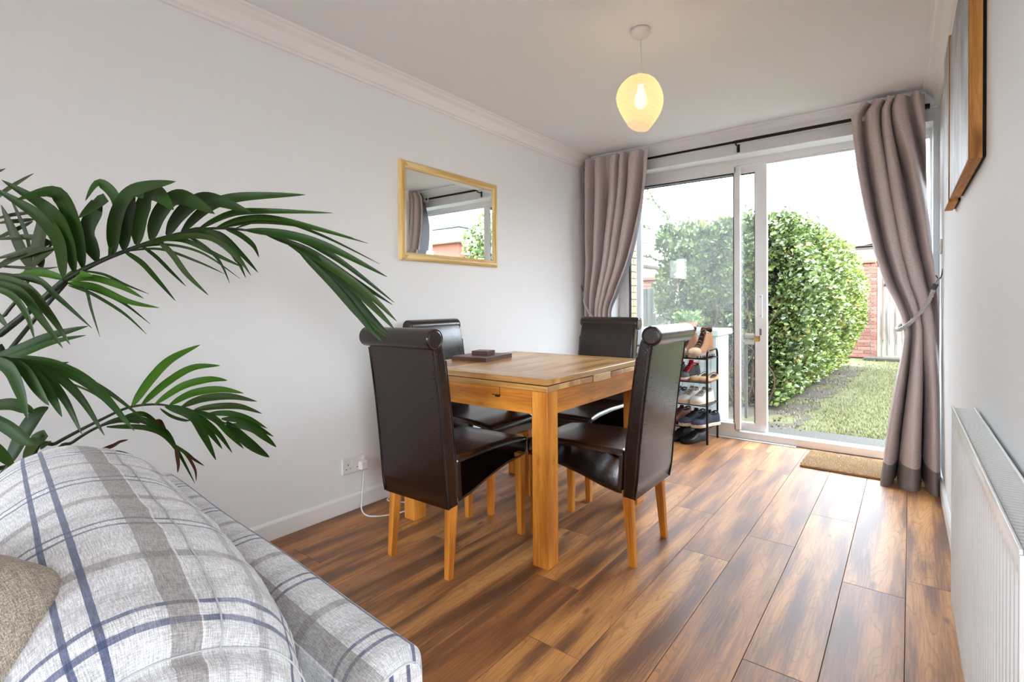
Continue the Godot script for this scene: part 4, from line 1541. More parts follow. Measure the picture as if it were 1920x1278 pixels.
# ---------------------------------------------------------------- lamp
func pendant() -> void:
	var p := V(-1.03, TOP, -2.36)
	var t := thing("pendant_lamp", "lit frosted glass pendant lamp hanging from the ceiling on a white cord", "lamp", p)
	var b := MB.new()
	b.lathe([[0.0, 0.0], [0.046, 0.0], [0.047, -0.012], [0.044, -0.026], [0.036, -0.034], [0.012, -0.037], [0.006, -0.044], [0.0, -0.044]], 28)
	put("ceiling_rose", b.mesh(), mats.plastic, t)
	put("cord", one_tube([V(0, -0.04, 0), V(0, -0.20, 0)], 0.0035, 8), mats.plastic, t)
	b = MB.new()
	b.lathe([[0.0, -0.19], [0.012, -0.192], [0.018, -0.21], [0.021, -0.23], [0.021, -0.262], [0.0, -0.265]], 18)
	put("lamp_holder", b.mesh(), mats.plastic, t)
	# hand-blown shade: off-centre bowl open at the bottom, with wound ridges
	b = MB.new()
	var keys := [[0.0, 0.022], [0.08, 0.060], [0.18, 0.084], [0.32, 0.102], [0.46, 0.109], [0.60, 0.104], [0.75, 0.088], [0.90, 0.066], [1.0, 0.052]]
	var rows := []
	for k in 64:
		var s := k / 63.0
		var row := PackedVector3Array()
		for j in 49:
			var a := TAU * j / 48
			var ridge := 0.0020 * sin(s * 95.0 + 1.6 * sin(a + 0.7) + 0.8 * sin(2.0 * a + s * 5.0))
			var rr := curve_at(keys, s) + ridge
			var y := -0.218 - 0.245 * s + 0.022 * cos(a - 2.2) * sin(s * PI * 0.75) * (1.0 if s > 0.05 else 0.0)
			row.append(V(cos(a) * rr - 0.010 * s, y, sin(a) * rr + 0.006 * s))
		rows.append(row)
	b.grid(rows, true)
	var shade := flat(Color(0.99, 0.93, 0.80, 0.62), 0.45)
	shade.transparency = BaseMaterial3D.TRANSPARENCY_ALPHA
	shade.cull_mode = BaseMaterial3D.CULL_DISABLED
	shade.backlight_enabled = true
	shade.backlight = Color(1.0, 0.93, 0.78)
	put("lamp_shade", b.mesh(), shade, t)
	b = MB.new()
	b.lathe([[0.0, -0.262], [0.013, -0.264], [0.014, -0.285], [0.024, -0.31], [0.030, -0.335], [0.026, -0.36], [0.012, -0.375], [0.0, -0.378]], 20)
	var glow := flat(Color(1, 0.95, 0.85), 0.5)
	glow.emission_enabled = true
	glow.emission = Color(1.0, 0.90, 0.70)
	glow.emission_energy_multiplier = 3.0
	put("bulb", b.mesh(), glow, t)
	var l := OmniLight3D.new()
	l.name = "bulb_light"
	l.position = V(0, -0.335, 0)
	l.light_color = Color(1.0, 0.86, 0.64)
	l.light_energy = 0.026
	l.light_size = 0.025
	l.omni_range = 12.0
	l.omni_attenuation = 2.0
	l.shadow_enabled = true
	t.add_child(l)

# ---------------------------------------------------------------- on the walls
func wall_things() -> void:
	# mirror: outer 0.885 x 0.585, bevelled glass
	var t := thing("wall_mirror", "wide mirror in a pale gold frame on the white wall above the table", "mirror", V(LEFT, 1.641, -2.42))
	var prof := [[0.0, 0.0], [0.0, 0.014], [0.006, 0.022], [0.016, 0.026], [0.030, 0.024], [0.044, 0.016], [0.048, 0.012], [0.048, 0.0]]
	var hx := 0.443
	var hy := 0.2925
	for side in 4:
		var b := MB.new()
		var rows := []
		for p in prof:
			var i: float = p[0]
			var o: float = p[1]
			var row := PackedVector3Array()
			var n := 9
			for k in n:
				var s := lerpf(-1, 1, k / float(n - 1))
				match side:
					0: row.append(V(o, hy - i, s * (hx - i)))
					1: row.append(V(o, -hy + i, s * (hx - i)))
					2: row.append(V(o, s * (hy - i), hx - i))
					3: row.append(V(o, s * (hy - i), -hx + i))
			rows.append(row)
		b.grid(rows)
		for k in b.n.size():
			if b.n[k].x < 0.0:
				b.n[k] = -b.n[k]
		put("frame_rail", b.mesh(), mats.gold, t)
	var b2 := MB.new()
	var gx := hx - 0.047
	var gy := hy - 0.047
	var q := 0.022
	b2.quad(V(0.012, -gy + q, -gx + q), V(0.012, -gy + q, gx - q), V(0.012, gy - q, gx - q), V(0.012, gy - q, -gx + q), V(1, 0, 0))
	put("glass", b2.mesh(), mats.mirror, t)
	b2 = MB.new()
	var tl := 0.045
	b2.quad(V(0.011, -gy, -gx), V(0.011, -gy, gx), V(0.012, -gy + q, gx - q), V(0.012, -gy + q, -gx + q), V(1, -tl, 0).normalized())
	b2.quad(V(0.011, gy, -gx), V(0.011, gy, gx), V(0.012, gy - q, gx - q), V(0.012, gy - q, -gx + q), V(1, tl, 0).normalized())
	b2.quad(V(0.011, -gy, -gx), V(0.011, gy, -gx), V(0.012, gy - q, -gx + q), V(0.012, -gy + q, -gx + q), V(1, 0, -tl).normalized())
	b2.quad(V(0.011, -gy, gx), V(0.011, gy, gx), V(0.012, gy - q, gx - q), V(0.012, -gy + q, gx - q), V(1, 0, tl).normalized())
	put("bevel", b2.mesh(), mats.mirror, t)
	put("backing_board", one_box(V(0.005, 0, 0), V(0.008, 2 * hy - 0.02, 2 * hx - 0.02), 0.0), mats.dark, t)
	# double socket
	var s := thing("wall_socket", "white double power socket on the left wall behind the palm", "socket", V(LEFT, 0.24, -1.655))
	put("plate", one_box(V(0.006, 0, 0), V(0.012, 0.086, 0.147), 0.004), mats.plastic, s)
	for k in 2:
		var zc := 0.034 - 0.068 * k
		var hb := MB.new()
		hb.box(V(0.0121, 0.006, zc + 0.006), V(0.001, 0.009, 0.004), 0.0)
		hb.box(V(0.0121, -0.016, zc + 0.018), V(0.001, 0.004, 0.007), 0.0)
		hb.box(V(0.0121, -0.016, zc - 0.006), V(0.001, 0.004, 0.007), 0.0)
		put("pin_holes", hb.mesh(), mats.dark, s)
		put("switch", one_box(V(0.0135, 0.018, zc - 0.02), V(0.006, 0.02, 0.012), 0.0015), mats.plastic, s)
	var p := thing("plug", "white plug in the right half of the wall socket", "plug", V(LEFT + 0.013, 0.232, -1.695))
	put("body", one_box(V(0.019, 0, 0), V(0.038, 0.05, 0.05), 0.008), mats.plastic, p)
	tag(put("power_cable", one_tube(spline([V(-2.318, 0.21, -1.695), V(-2.322, 0.13, -1.69), V(-2.325, 0.05, -1.685), V(-2.285, 0.010, -1.655), V(-2.20, 0.006, -1.635), V(-2.13, 0.006, -1.70), V(-2.10, 0.006, -1.80), V(-2.16, 0.006, -1.88), V(-2.26, 0.006, -1.83), V(-2.315, 0.006, -1.85), V(-2.31, 0.006, -1.94), V(-2.24, 0.006, -2.02)], 8), 0.0038, 8), mats.plastic), "white cable hanging from the plug and curling on the floor", "cable")
	# radiator on the right wall
	var zr := -1.51
	var rad := thing("radiator", "white ribbed panel radiator on the right wall", "radiator", V(right_wall_x(zr), 0.14, zr), rad_to_deg(atan2(0.01, 1.0)))
	var len := 1.16
	var hh := 0.625
	var b := MB.new()
	var rows := []
	var ys := [0.0, 0.010, 0.022, 0.035, 0.05, 0.30, 0.555, 0.575, 0.588, 0.60, 0.615, hh]
	for y in ys:
		var row := PackedVector3Array()
		for k in 281:
			var z := lerpf(-len * 0.5, len * 0.5, k / 280.0)
			var flute := 0.5 + 0.5 * cos(TAU * z / 0.0333)
			flute = smoothstep(0.15, 0.85, flute)
			var edge := clampf((len * 0.5 - absf(z)) / 0.02, 0.0, 1.0)
			var inside := smoothstep(0.015, 0.05, y) * (1.0 - smoothstep(0.56, 0.59, y)) * edge
			var rim := 0.010 * (1.0 - smoothstep(0.0, 0.008, y)) + 0.004 * smoothstep(0.605, hh, y)
			row.append(V(-0.062 + 0.011 * (1.0 - flute) * inside + rim, y, z))
		rows.append(row)
	b.grid(rows)
	for k in b.n.size():
		if b.n[k].x > 0.0:
			b.n[k] = -b.n[k]
	b.box(V(-0.040, hh * 0.5, 0), V(0.02, hh - 0.02, len - 0.01), 0.003)
	put("panel", b.mesh(), mats.enamel, rad)
	for s2 in [-1, 1]:
		put("side_panel", one_box(V(-0.0355, hh * 0.5, s2 * (len * 0.5 + 0.001)), V(0.056, hh - 0.01, 0.003), 0.001), mats.enamel, rad)
	var grille := put("top_grille", one_box(V(-0.0355, hh - 0.010, 0), V(0.050, 0.004, len - 0.01), 0.0015), flat(Color(0.55, 0.56, 0.56), 0.5), rad)
	var bar := one_box(Vector3.ZERO, V(0.046, 0.005, 0.009), 0.0015)
	for k in 76:
		var o := put("bar", bar, mats.enamel, grille)
		o.position = V(-0.0355, hh - 0.005, -len * 0.5 + 0.02 + k * 0.015)
	for x in [-0.0615, -0.0105]:
		put("top_rail", one_box(V(x, hh - 0.004, 0), V(0.005, 0.012, len), 0.0015), mats.enamel, rad)
	b = MB.new()
	for z in [-0.4, 0.4]:
		b.box(V(-0.006, 0.35, z), V(0.012, 0.3, 0.03), 0.002)
	put("bracket", b.mesh(), mats.steel, rad)
	# two wooden picture blocks
	for k in 2:
		var len2: float = [0.71, 0.27][k]
		var zc: float = [-2.295, -2.865][k]
		var top: float = [2.10, 2.155][k]
		var bottom := 1.487
		var pic := thing("picture_block", ["larger wooden picture block nearest us on the right wall, printed with a misty grey photo", "narrow wooden picture block further along the right wall, beyond the larger one"][k], "picture", V(right_wall_x(zc), (top + bottom) * 0.5, zc), rad_to_deg(atan2(0.01, 1.0)), "printed wooden blocks")
		var h2 := top - bottom
		put("batten", one_box(V(-0.004, 0, 0), V(0.008, h2 - 0.01, len2 - 0.02), 0.001), mats.dark, pic)
		var nb := 3 if k == 0 else 2
		for j in nb:
			put("plank", one_box(V(-0.023, 0, -len2 * 0.5 + len2 * (j + 0.5) / nb), V(0.03, h2, len2 / nb - 0.001), 0.0015, 1), mats.pine, pic)
		b = MB.new()
		var x := -0.0386
		var a := b.vert(V(x, -h2 * 0.5 + 0.002, len2 * 0.5 - 0.002), V(-1, 0, 0), Vector2(1, 1))
		var c := b.vert(V(x, h2 * 0.5 - 0.002, len2 * 0.5 - 0.002), V(-1, 0, 0), Vector2(1, 0))
		var d := b.vert(V(x, h2 * 0.5 - 0.002, -len2 * 0.5 + 0.002), V(-1, 0, 0), Vector2(0, 0))
		var e := b.vert(V(x, -h2 * 0.5 + 0.002, -len2 * 0.5 + 0.002), V(-1, 0, 0), Vector2(0, 1))
		b.tri(a, c, d)
		b.tri(a, d, e)
		put("print", b.mesh(), mats.print_, pic)
	# light switch
	var sw := thing("light_switch", "small white light switch on the right wall beside the curtain", "switch", V(right_wall_x(-3.98), 1.41, -3.98))
	put("plate", one_box(V(-0.005, 0, 0), V(0.010, 0.086, 0.086), 0.004), mats.plastic, sw)
	put("rocker", one_box(V(-0.012, -0.004, 0), V(0.008, 0.03, 0.014), 0.002, 0, Basis(Vector3.BACK, 0.15)), mats.plastic, sw)

# ---------------------------------------------------------------- shoes on a wire rack
func shoe_rack() -> void:
	var x0 := -1.86
	var x1 := -1.228
	var zf := -4.02
	var zb := -4.285
	var t := thing("shoe_rack", "black wire shoe rack with four shelves beside the fixed glass", "shoe rack", V((x0 + x1) * 0.5, 0, -4.15))
	var c := V((x0 + x1) * 0.5, 0, -4.15)
	for x in [x0, x1]:
		var pts := [V(x, 0, zf), V(x, 0.3, zf), V(x, 0.66, zf), V(x, 0.70, zf - 0.008), V(x, 0.722, zf - 0.035), V(x, 0.722, zb + 0.035), V(x, 0.70, zb + 0.008), V(x, 0.66, zb), V(x, 0.3, zb), V(x, 0, zb)]
		for k in pts.size():
			pts[k] -= c
		put("end_frame", one_tube(pts, 0.0085, 10), mats.black_metal, t)
	for y in [0.115, 0.294, 0.472, 0.653]:
		var b := MB.new()
		for k in 6:
			var z := lerpf(zf + 0.002, zb - 0.002, k / 5.0)
			b.tube([V(x0, y, z) - c, V(x1, y, z) - c], 0.0045 if k in [0, 5] else 0.003, 6)
		for x in [x0, x1]:
			b.tube([V(x, y, zf) - c, V(x, y, zb) - c], 0.0045, 6)
		b.tube([V(-1.46, y - 0.004, zf) - c, V(-1.46, y - 0.004, zb) - c], 0.003, 6)
		put("shelf", b.mesh(), mats.black_metal, t)
	var L := 0.008
	var tan := Color(0.66, 0.46, 0.30)
	var sand := Color(0.80, 0.68, 0.55)
	var cocoa := Color(0.26, 0.13, 0.085)
	var black := Color(0.045, 0.045, 0.05)
	var white := Color(0.87, 0.85, 0.82)
	var cream := Color(0.85, 0.80, 0.70)
	# top shelf
	shoe("trainer", "black and white trainer at the left of the boots on the top shelf", V(-1.555, 0.653 + L, -4.14), 8, 0.28, 0.10, "high", black, white, black, white, black, "")
	shoe("boot", "left tan lace-up walking boot on the top shelf of the rack", V(-1.432, 0.653 + L, -4.145), 10, 0.30, 0.225, "boot", tan, Color(0.62, 0.58, 0.52), cocoa, Color(0.60, 0.50, 0.40), sand, "pair of walking boots")
	shoe("boot", "right tan lace-up walking boot, beside the rack's end post", V(-1.312, 0.653 + L, -4.14), 14, 0.30, 0.225, "boot", tan, Color(0.62, 0.58, 0.52), cocoa, Color(0.60, 0.50, 0.40), sand, "pair of walking boots")
	# second shelf
	shoe("trainer", "left black trainer with red sole and collar on the second shelf", V(-1.515, 0.472 + L, -4.135), 8, 0.285, 0.125, "high", black, Color(0.88, 0.86, 0.86), Color(0.72, 0.06, 0.12), black, Color(0.36, 0.36, 0.37), "black and red trainers", Color(0.72, 0.08, 0.12))
	shoe("trainer", "right black trainer with red sole and collar, next to the beige flats", V(-1.405, 0.472 + L, -4.13), 12, 0.285, 0.125, "high", black, Color(0.88, 0.86, 0.86), Color(0.72, 0.06, 0.12), black, Color(0.36, 0.36, 0.37), "black and red trainers", Color(0.72, 0.08, 0.12))
	shoe("flat_shoe", "left beige slip-on flat shoe on the second shelf", V(-1.318, 0.472 + L, -4.13), 8, 0.24, 0.055, "flat", Color(0.80, 0.62, 0.43), Color(0.62, 0.45, 0.30), Color(0.36, 0.26, 0.15), Color.BLACK, Color(0.82, 0.66, 0.48), "beige flat shoes")
	shoe("flat_shoe", "right beige slip-on flat shoe against the rack's end frame", V(-1.250, 0.472 + L, -4.13), 10, 0.24, 0.055, "flat", Color(0.80, 0.62, 0.43), Color(0.62, 0.45, 0.30), Color(0.36, 0.26, 0.15), Color.BLACK, Color(0.82, 0.66, 0.48), "beige flat shoes")
	# third shelf
	shoe("trainer", "left light grey trainer on the third shelf, partly behind the chair", V(-1.605, 0.294 + L, -4.135), 14, 0.27, 0.095, "low", Color(0.58, 0.60, 0.63), Color(0.84, 0.78, 0.75), Color(0.09, 0.09, 0.10), white, Color(0.66, 0.67, 0.69), "grey trainers")
	shoe("trainer", "right light grey trainer on the third shelf, beside the white pair", V(-1.502, 0.294 + L, -4.13), 16, 0.27, 0.095, "low", Color(0.58, 0.60, 0.63), Color(0.84, 0.78, 0.75), Color(0.09, 0.09, 0.10), white, Color(0.66, 0.67, 0.69), "grey trainers")
	shoe("trainer", "left white trainer on the third shelf of the rack", V(-1.398, 0.294 + L, -4.13), 12, 0.27, 0.105, "low", white, cream, Color(0.60, 0.57, 0.53), white, Color(0.9, 0.89, 0.87), "white trainers")
	shoe("trainer", "right white trainer on the third shelf, next to the end post", V(-1.298, 0.294 + L, -4.125), 14, 0.27, 0.105, "low", white, cream, Color(0.60, 0.57, 0.53), white, Color(0.9, 0.89, 0.87), "white trainers")
	# bottom shelf
	shoe("leather_shoe", "left brown leather shoe on the bottom shelf, half behind the chair", V(-1.592, 0.115 + L, -4.135), 10, 0.29, 0.115, "low", Color(0.34, 0.17, 0.09), Color(0.20, 0.12, 0.08), Color(0.07, 0.04, 0.03), Color(0.17, 0.09, 0.06), Color(0.42, 0.22, 0.12), "brown leather shoes")
	shoe("leather_shoe", "right brown leather shoe on the bottom shelf, beside the navy trainers", V(-1.488, 0.115 + L, -4.13), 22, 0.29, 0.12, "low", Color(0.50, 0.27, 0.14), Color(0.22, 0.13, 0.08), Color(0.08, 0.05, 0.04), Color(0.20, 0.11, 0.07), Color(0.55, 0.31, 0.17), "brown leather shoes")
	shoe("trainer", "left navy and black trainer with pale sole on the bottom shelf", V(-1.372, 0.115 + L, -4.13), 24, 0.285, 0.11, "low", Color(0.16, 0.18, 0.24), Color(0.83, 0.79, 0.72), black, black, Color(0.24, 0.27, 0.33), "navy trainers")
	shoe("trainer", "right navy and black trainer with pale sole, at the end post", V(-1.270, 0.115 + L, -4.12), 24, 0.285, 0.11, "low", Color(0.16, 0.18, 0.24), Color(0.83, 0.79, 0.72), black, black, Color(0.24, 0.27, 0.33), "navy trainers")
	# on the floor under it
	shoe("slipper", "black shoe with a blue-grey toe on the floor under the rack", V(-1.60, 0.0, -4.10), 4, 0.27, 0.075, "low", Color(0.05, 0.05, 0.055), Color(0.16, 0.16, 0.17), black, black, Color(0.36, 0.46, 0.48), "")
	shoe("leather_shoe", "left black shoe on the floor under the rack", V(-1.46, 0.0, -4.08), 14, 0.28, 0.088, "low", Color(0.035, 0.035, 0.038), Color(0.05, 0.05, 0.05), Color(0.02, 0.02, 0.02), black, Color(0.05, 0.05, 0.052), "black shoes on the floor")
	shoe("leather_shoe", "right black shoe on the floor under the rack, near the end post", V(-1.345, 0.0, -4.07), 20, 0.28, 0.088, "low", Color(0.035, 0.035, 0.038), Color(0.05, 0.05, 0.05), Color(0.02, 0.02, 0.02), black, Color(0.05, 0.05, 0.052), "black shoes on the floor")

# toe towards +z before turning (turn swings the toe towards -x)
func shoe(called: String, label: String, p: Vector3, turn: float, l: float, high: float, kind: String, upper: Color, sole: Color, lining: Color, lace: Color, toe: Color, group: String, outsole := Color(0, 0, 0, 0)) -> void:
	var t := thing(called, label, "shoe" if kind != "boot" else "boot", p, -turn, group)
	var rough := 0.45 if called == "leather_shoe" else 0.75
	var half := [[0.0, 0.020], [0.05, 0.031], [0.15, 0.036], [0.35, 0.034], [0.55, 0.041], [0.72, 0.047], [0.85, 0.044], [0.94, 0.031], [1.0, 0.012]]
	var st := 0.034 if kind == "boot" else 0.026
	if kind == "flat":
		st = 0.009
	# sole
	var outline := PackedVector2Array()
	for k in 25:
		var s := k / 24.0
		outline.append(Vector2(curve_at(half, s) + 0.003, (s - 0.5) * l))
	for k in 25:
		var s := 1.0 - k / 24.0
		outline.append(Vector2(-curve_at(half, s) - 0.003, (s - 0.5) * l))
	var b := MB.new()
	b.prism(outline, V(0, st * 0.5, 0), V(1, 0, 0), V(0, 0, 1), V(0, 1, 0), st * 0.5, 0.004)
	var so := put("sole", b.mesh(), flat(sole, 0.7), t)
	if outsole.a > 0.0:
		b = MB.new()
		b.prism(outline, V(0, 0.004, 0), V(1.02, 0, 0), V(0, 0, 1.005), V(0, 1, 0), 0.005, 0.002)
		put("outsole", b.mesh(), flat(outsole, 0.7), so)
	if kind == "boot":
		b = MB.new()
		for k in 9:
			for q in [-1, 1]:
				var s := 0.08 + k * 0.1
				b.box(V(q * (curve_at(half, s) + 0.001), 0.008, (s - 0.5) * l), V(0.012, 0.015, 0.014), 0.002)
		put("lugs", b.mesh(), flat(Color(sole.r * 0.5, sole.g * 0.45, sole.b * 0.4), 0.8), so)
	# upper: profile of the top line over the length
	var topk := []
	match kind:
		"boot": topk = [[0.0, high * 0.80], [0.06, high * 0.97], [0.14, high], [0.36, high * 0.98], [0.44, high * 0.80], [0.55, high * 0.52], [0.68, high * 0.36], [0.84, high * 0.30], [0.95, high * 0.24], [1.0, high * 0.16]]
		"high": topk = [[0.0, high * 0.75], [0.06, high * 0.92], [0.16, high * 0.98], [0.36, high * 1.0], [0.48, high * 0.86], [0.62, high * 0.62], [0.76, high * 0.50], [0.88, high * 0.44], [0.96, high * 0.34], [1.0, high * 0.2]]
		"flat": topk = [[0.0, high * 0.8], [0.06, high], [0.16, high * 0.72], [0.4, high * 0.5], [0.6, high * 0.5], [0.75, high * 0.62], [0.88, high * 0.55], [0.96, high * 0.40], [1.0, high * 0.2]]
		_: topk = [[0.0, high * 0.80], [0.06, high * 0.97], [0.16, high * 0.86], [0.34, high * 0.84], [0.46, high * 0.90], [0.60, high * 0.70], [0.76, high * 0.54], [0.88, high * 0.47], [0.96, high * 0.37], [1.0, high * 0.22]]
	var open_end := 0.42
	if kind == "flat":
		open_end = 0.70
	b = MB.new()
	var rows := []
	var rim := []
	for k in 33:
		var s := k / 32.0
		var w := curve_at(half, s)
		var h := curve_at(topk, s)
		var row := PackedVector3Array()
		var z := (s - 0.5) * l
		var opened := clampf((open_end - s) / 0.06, 0.0, 1.0) * clampf((s - 0.012) / 0.03, 0.0, 1.0)
		for j in 25:
			var a := PI * j / 24.0
			var cx := cos(a)
			var sy := sin(a)
			var narrow := 1.0 - (0.30 if kind in ["boot", "high"] else 0.18) * sy * (1.0 - s)
			var x := w * signf(cx) * pow(absf(cx), 0.62) * narrow
			var y := st * 0.8 + (h - st * 0.8) * pow(sy, 0.62)
			if opened > 0.0:
				# walls stand upright and stay apart: the mouth of the shoe
				var mouth := w * (0.62 if kind != "flat" else 0.92)
				if absf(x) < mouth:
					y = lerpf(y, st + (h - st) * 0.55, opened)
			row.append(V(x, y, z))
		rows.append(row)
	b.grid(rows)
	for k in b.n.size():
		if b.n[k].dot(b.v[k] - V(0, st, b.v[k].z * 0.9)) < 0.0:
			b.n[k] = -b.n[k]
	var um := flat(upper, rough)
	um.cull_mode = BaseMaterial3D.CULL_DISABLED
	var up := put("upper", b.mesh(), um, t)
	# padded collar round the mouth, with the dark inside
	var n := 26
	for k in n + 1:
		var a := TAU * k / n
		var s := 0.03 + (open_end - 0.03) * (0.5 - 0.5 * cos(a))
		var w := curve_at(half, s) * (0.74 if kind != "flat" else 0.97)
		rim.append(V(sin(a) * w * (0.55 + 0.45 * absf(sin(a))), curve_at(topk, s) - 0.003, (s - 0.5) * l))
	b = MB.new()
	b.tube(rim, 0.011 if kind == "boot" else (0.003 if kind == "flat" else 0.006), 8, false)
	put("collar", b.mesh(), flat(lining, 0.8), t)
	b = MB.new()
	var inner := PackedVector3Array()
	for k in n:
		inner.append(rim[k] - V(0, 0.012, 0))
	b.cap(inner, Vector3.UP)
	put("insole", b.mesh(), flat(Color(lining.r * 0.5, lining.g * 0.5, lining.b * 0.5), 0.9), t)
	# toe cap in its own colour
	b = MB.new()
	rows = []
	for k in 10:
		var s := 0.74 + 0.262 * k / 9.0
		var w := curve_at(half, s) + 0.0012
		var h := curve_at(topk, s) + 0.0014
		var row := PackedVector3Array()
		for j in 21:
			var a := PI * j / 20.0
			row.append(V(w * signf(cos(a)) * pow(absf(cos(a)), 0.62), st * 0.8 + (h - st * 0.8) * pow(sin(a), 0.62), (s - 0.5) * l + (0.0015 if k == 9 else 0.0)))
		rows.append(row)
	b.grid(rows)
	var tm := flat(toe, rough)
	tm.cull_mode = BaseMaterial3D.CULL_DISABLED
	put("toe_cap", b.mesh(), tm, up)
	if kind == "flat":
		return
	# darker strip under the laces, running up to the tongue
	b = MB.new()
	rows = []
	for k in 14:
		var s := lerpf(open_end - 0.05, 0.72, k / 13.0)
		var w := curve_at(half, s)
		var h := curve_at(topk, s) + 0.0022
		var row := PackedVector3Array()
		for j in 13:
			var a := lerpf(PI * 0.27, PI * 0.73, j / 12.0)
			var narrow := 1.0 - (0.30 if kind in ["boot", "high"] else 0.18) * sin(a) * (1.0 - s)
			row.append(V(w * signf(cos(a)) * pow(absf(cos(a)), 0.62) * narrow, st * 0.8 + (h - st * 0.8) * pow(sin(a), 0.62) + 0.001, (s - 0.5) * l + 0.001))
		rows.append(row)
	b.grid(rows)
	var strip := flat(lining if kind in ["boot", "high"] else upper.darkened(0.3), 0.8)
	strip.cull_mode = BaseMaterial3D.CULL_DISABLED
	put("lace_panel", b.mesh(), strip, up)
	# tongue and laces
	b = MB.new()
	var s0 := open_end - 0.02
	var y0 := curve_at(topk, s0)
	b.box(V(0, y0 + 0.006, (s0 - 0.5) * l - 0.004), V(0.040, 0.045, 0.010), 0.004, 0, Vector2.ZERO, Basis(Vector3.RIGHT, -0.45))
	put("tongue", b.mesh(), flat(lining if kind == "high" else upper.darkened(0.25), 0.8), up)
	b = MB.new()
	var nl := 6 if kind == "boot" else 5
	for k in nl:
		var s := open_end + 0.01 + (0.70 - open_end) * k / (nl - 1)
		var y := curve_at(topk, s) + 0.0055
		var dz := 0.014 if k % 2 == 0 else -0.014
		var w := curve_at(half, s) * 0.46
		for q in [-1, 1]:
			b.tube([V(-w, y - 0.006, (s - 0.5) * l - q * dz * 0.6), V(0, y + 0.001, (s - 0.5) * l), V(w, y - 0.006, (s - 0.5) * l + q * dz * 0.6)], 0.003, 5)
	if kind == "boot":
		for q in [-1, 1]:
			b.tube(spline([V(0, y0, (s0 - 0.5) * l + 0.02), V(q * 0.035, y0 + 0.012, (s0 - 0.5) * l + 0.03), V(q * 0.05, y0 - 0.02, (s0 - 0.5) * l + 0.035), V(q * 0.03, y0 - 0.03, (s0 - 0.5) * l + 0.03)], 4), 0.0022, 5)
	put("laces", b.mesh(), flat(lace, 0.8), up)

# ---------------------------------------------------------------- sofa
func sofa() -> void:
	var t := thing("sofa", "grey and navy checked sofa seen from beside its back, in the left foreground", "sofa", V(-1.035, 0, -0.452), -4.1)
	# back: flat panel with a rounded top, right end towards us
	var hw := 0.535
	var path := []
	for p in rounded([Vector2(-0.062, 0.10), Vector2(-0.050, 0.655), Vector2(0.050, 0.648), Vector2(0.058, 0.10)], 0.045, 7):
		path.append(p)
	var dense := []
	for k in path.size() - 1:
		var a: Vector2 = path[k]
		var b2: Vector2 = path[k + 1]
		var steps := maxi(1, int(a.distance_to(b2) / 0.03))
		for s in steps:
			dense.append(a.lerp(b2, float(s) / steps))
	dense.append(path[-1])
	var centre := Vector2(0.0, 0.6)
	var b := MB.new()
	var rows := []
	var nx := 60
	for p in dense:
		var row := PackedVector3Array()
		for k in nx + 1:
			var x := lerpf(-hw, hw, k / float(nx))
			var e := clampf((absf(x) - (hw - 0.014)) / 0.014, 0.0, 1.0)
			var q: Vector2 = p
			var inset := 0.014 * (1.0 - sqrt(maxf(0.0, 1.0 - e * e)))
			var d := Vector2(signf(q.x) * clampf(absf(q.x) / 0.05, 0, 1), clampf((q.y - 0.60) / 0.05, 0, 1))
			q -= d * inset
			q += Vector2(0, 0.0025 * sin(x * 11.0) * clampf((q.y - 0.6) / 0.05, 0, 1))
			row.append(V(x, q.y, q.x))
		rows.append(row)
	b.grid(rows, false, false, Vector2(-0.139, -0.527))
	for k in b.n.size():
		if b.n[k].dot(V(0, b.v[k].y - 0.5, b.v[k].z * 3.0)) < 0.0:
			b.n[k] = -b.n[k]
	for s in [-1, 1]:
		var nn := V(s, 0, 0)
		var first := b.v.size()
		var c := b.vert(V(s * hw, 0.35, 0), nn, Vector2(0.35, 0.05))
		for r in rows:
			var p: Vector3 = r[0 if s < 0 else nx]
			b.vert(p, nn, Vector2(p.y, p.z + 0.03))
		for k in rows.size() - 1:
			b.tri_n(c, first + 1 + k, first + 2 + k, nn)
	var back := put("back", b.mesh(), mats.plaid, t)
	b = MB.new()
	var line := []
	for r in rows:
		line.append((r[nx] as Vector3) + V(-0.002, 0.0006, 0))
	b.tube(line, 0.0016, 5)
	put("seam", b.mesh(), mats.plaid_seam, back)
	put("base", one_box(V(0, 0.24, 0.45), V(1.06, 0.28, 0.80), 0.03), mats.plaid, t)
	put("seat_cushion", one_box(V(0, 0.42, 0.48), V(0.86, 0.12, 0.74), 0.045), mats.plaid, t)
	for s in [-1, 1]:
		put("arm", one_box(V(s * 0.485, 0.32, 0.46), V(0.095, 0.44, 0.78), 0.035), mats.plaid, t)
		for z in [0.0, 0.8]:
			var f := MB.new()
			f.lathe([[0.0, 0.0], [0.018, 0.0], [0.026, 0.11], [0.0, 0.11]], 12, V(s * 0.48, 0, z))
			put("foot", f.mesh(), mats.oak_leg, t)
	# boxed back cushion that bulges over the back
	var cu := thing("sofa_cushion", "plump checked back cushion leaning on the sofa back", "cushion", V(-0.92, 0.646, -0.20))
	cu.transform.basis = Basis(V(cos(0.124), 0, sin(0.124)), V(0, 1, 0), V(-sin(0.124), 0, cos(0.124)))
	cushion(cu, 0.493, 0.19, 0.155, 0.306, 0.505, 0.827, mats.plaid, mats.plaid_seam, Vector2(0.06, 0.108 - 0.825), true)
	var tc := thing("scatter_cushion", "grey-brown tweed scatter cushion in the bottom left corner, on the sofa", "cushion", V(-0.723, 0.688, 0.025))
	tc.transform.basis = Basis(Vector3.UP, deg_to_rad(28.0))
	cushion(tc, 0.19, 0.19, 0.075, 0.5, 0.62, 0.72, mats.tweed, mats.tweed, Vector2.ZERO, false)

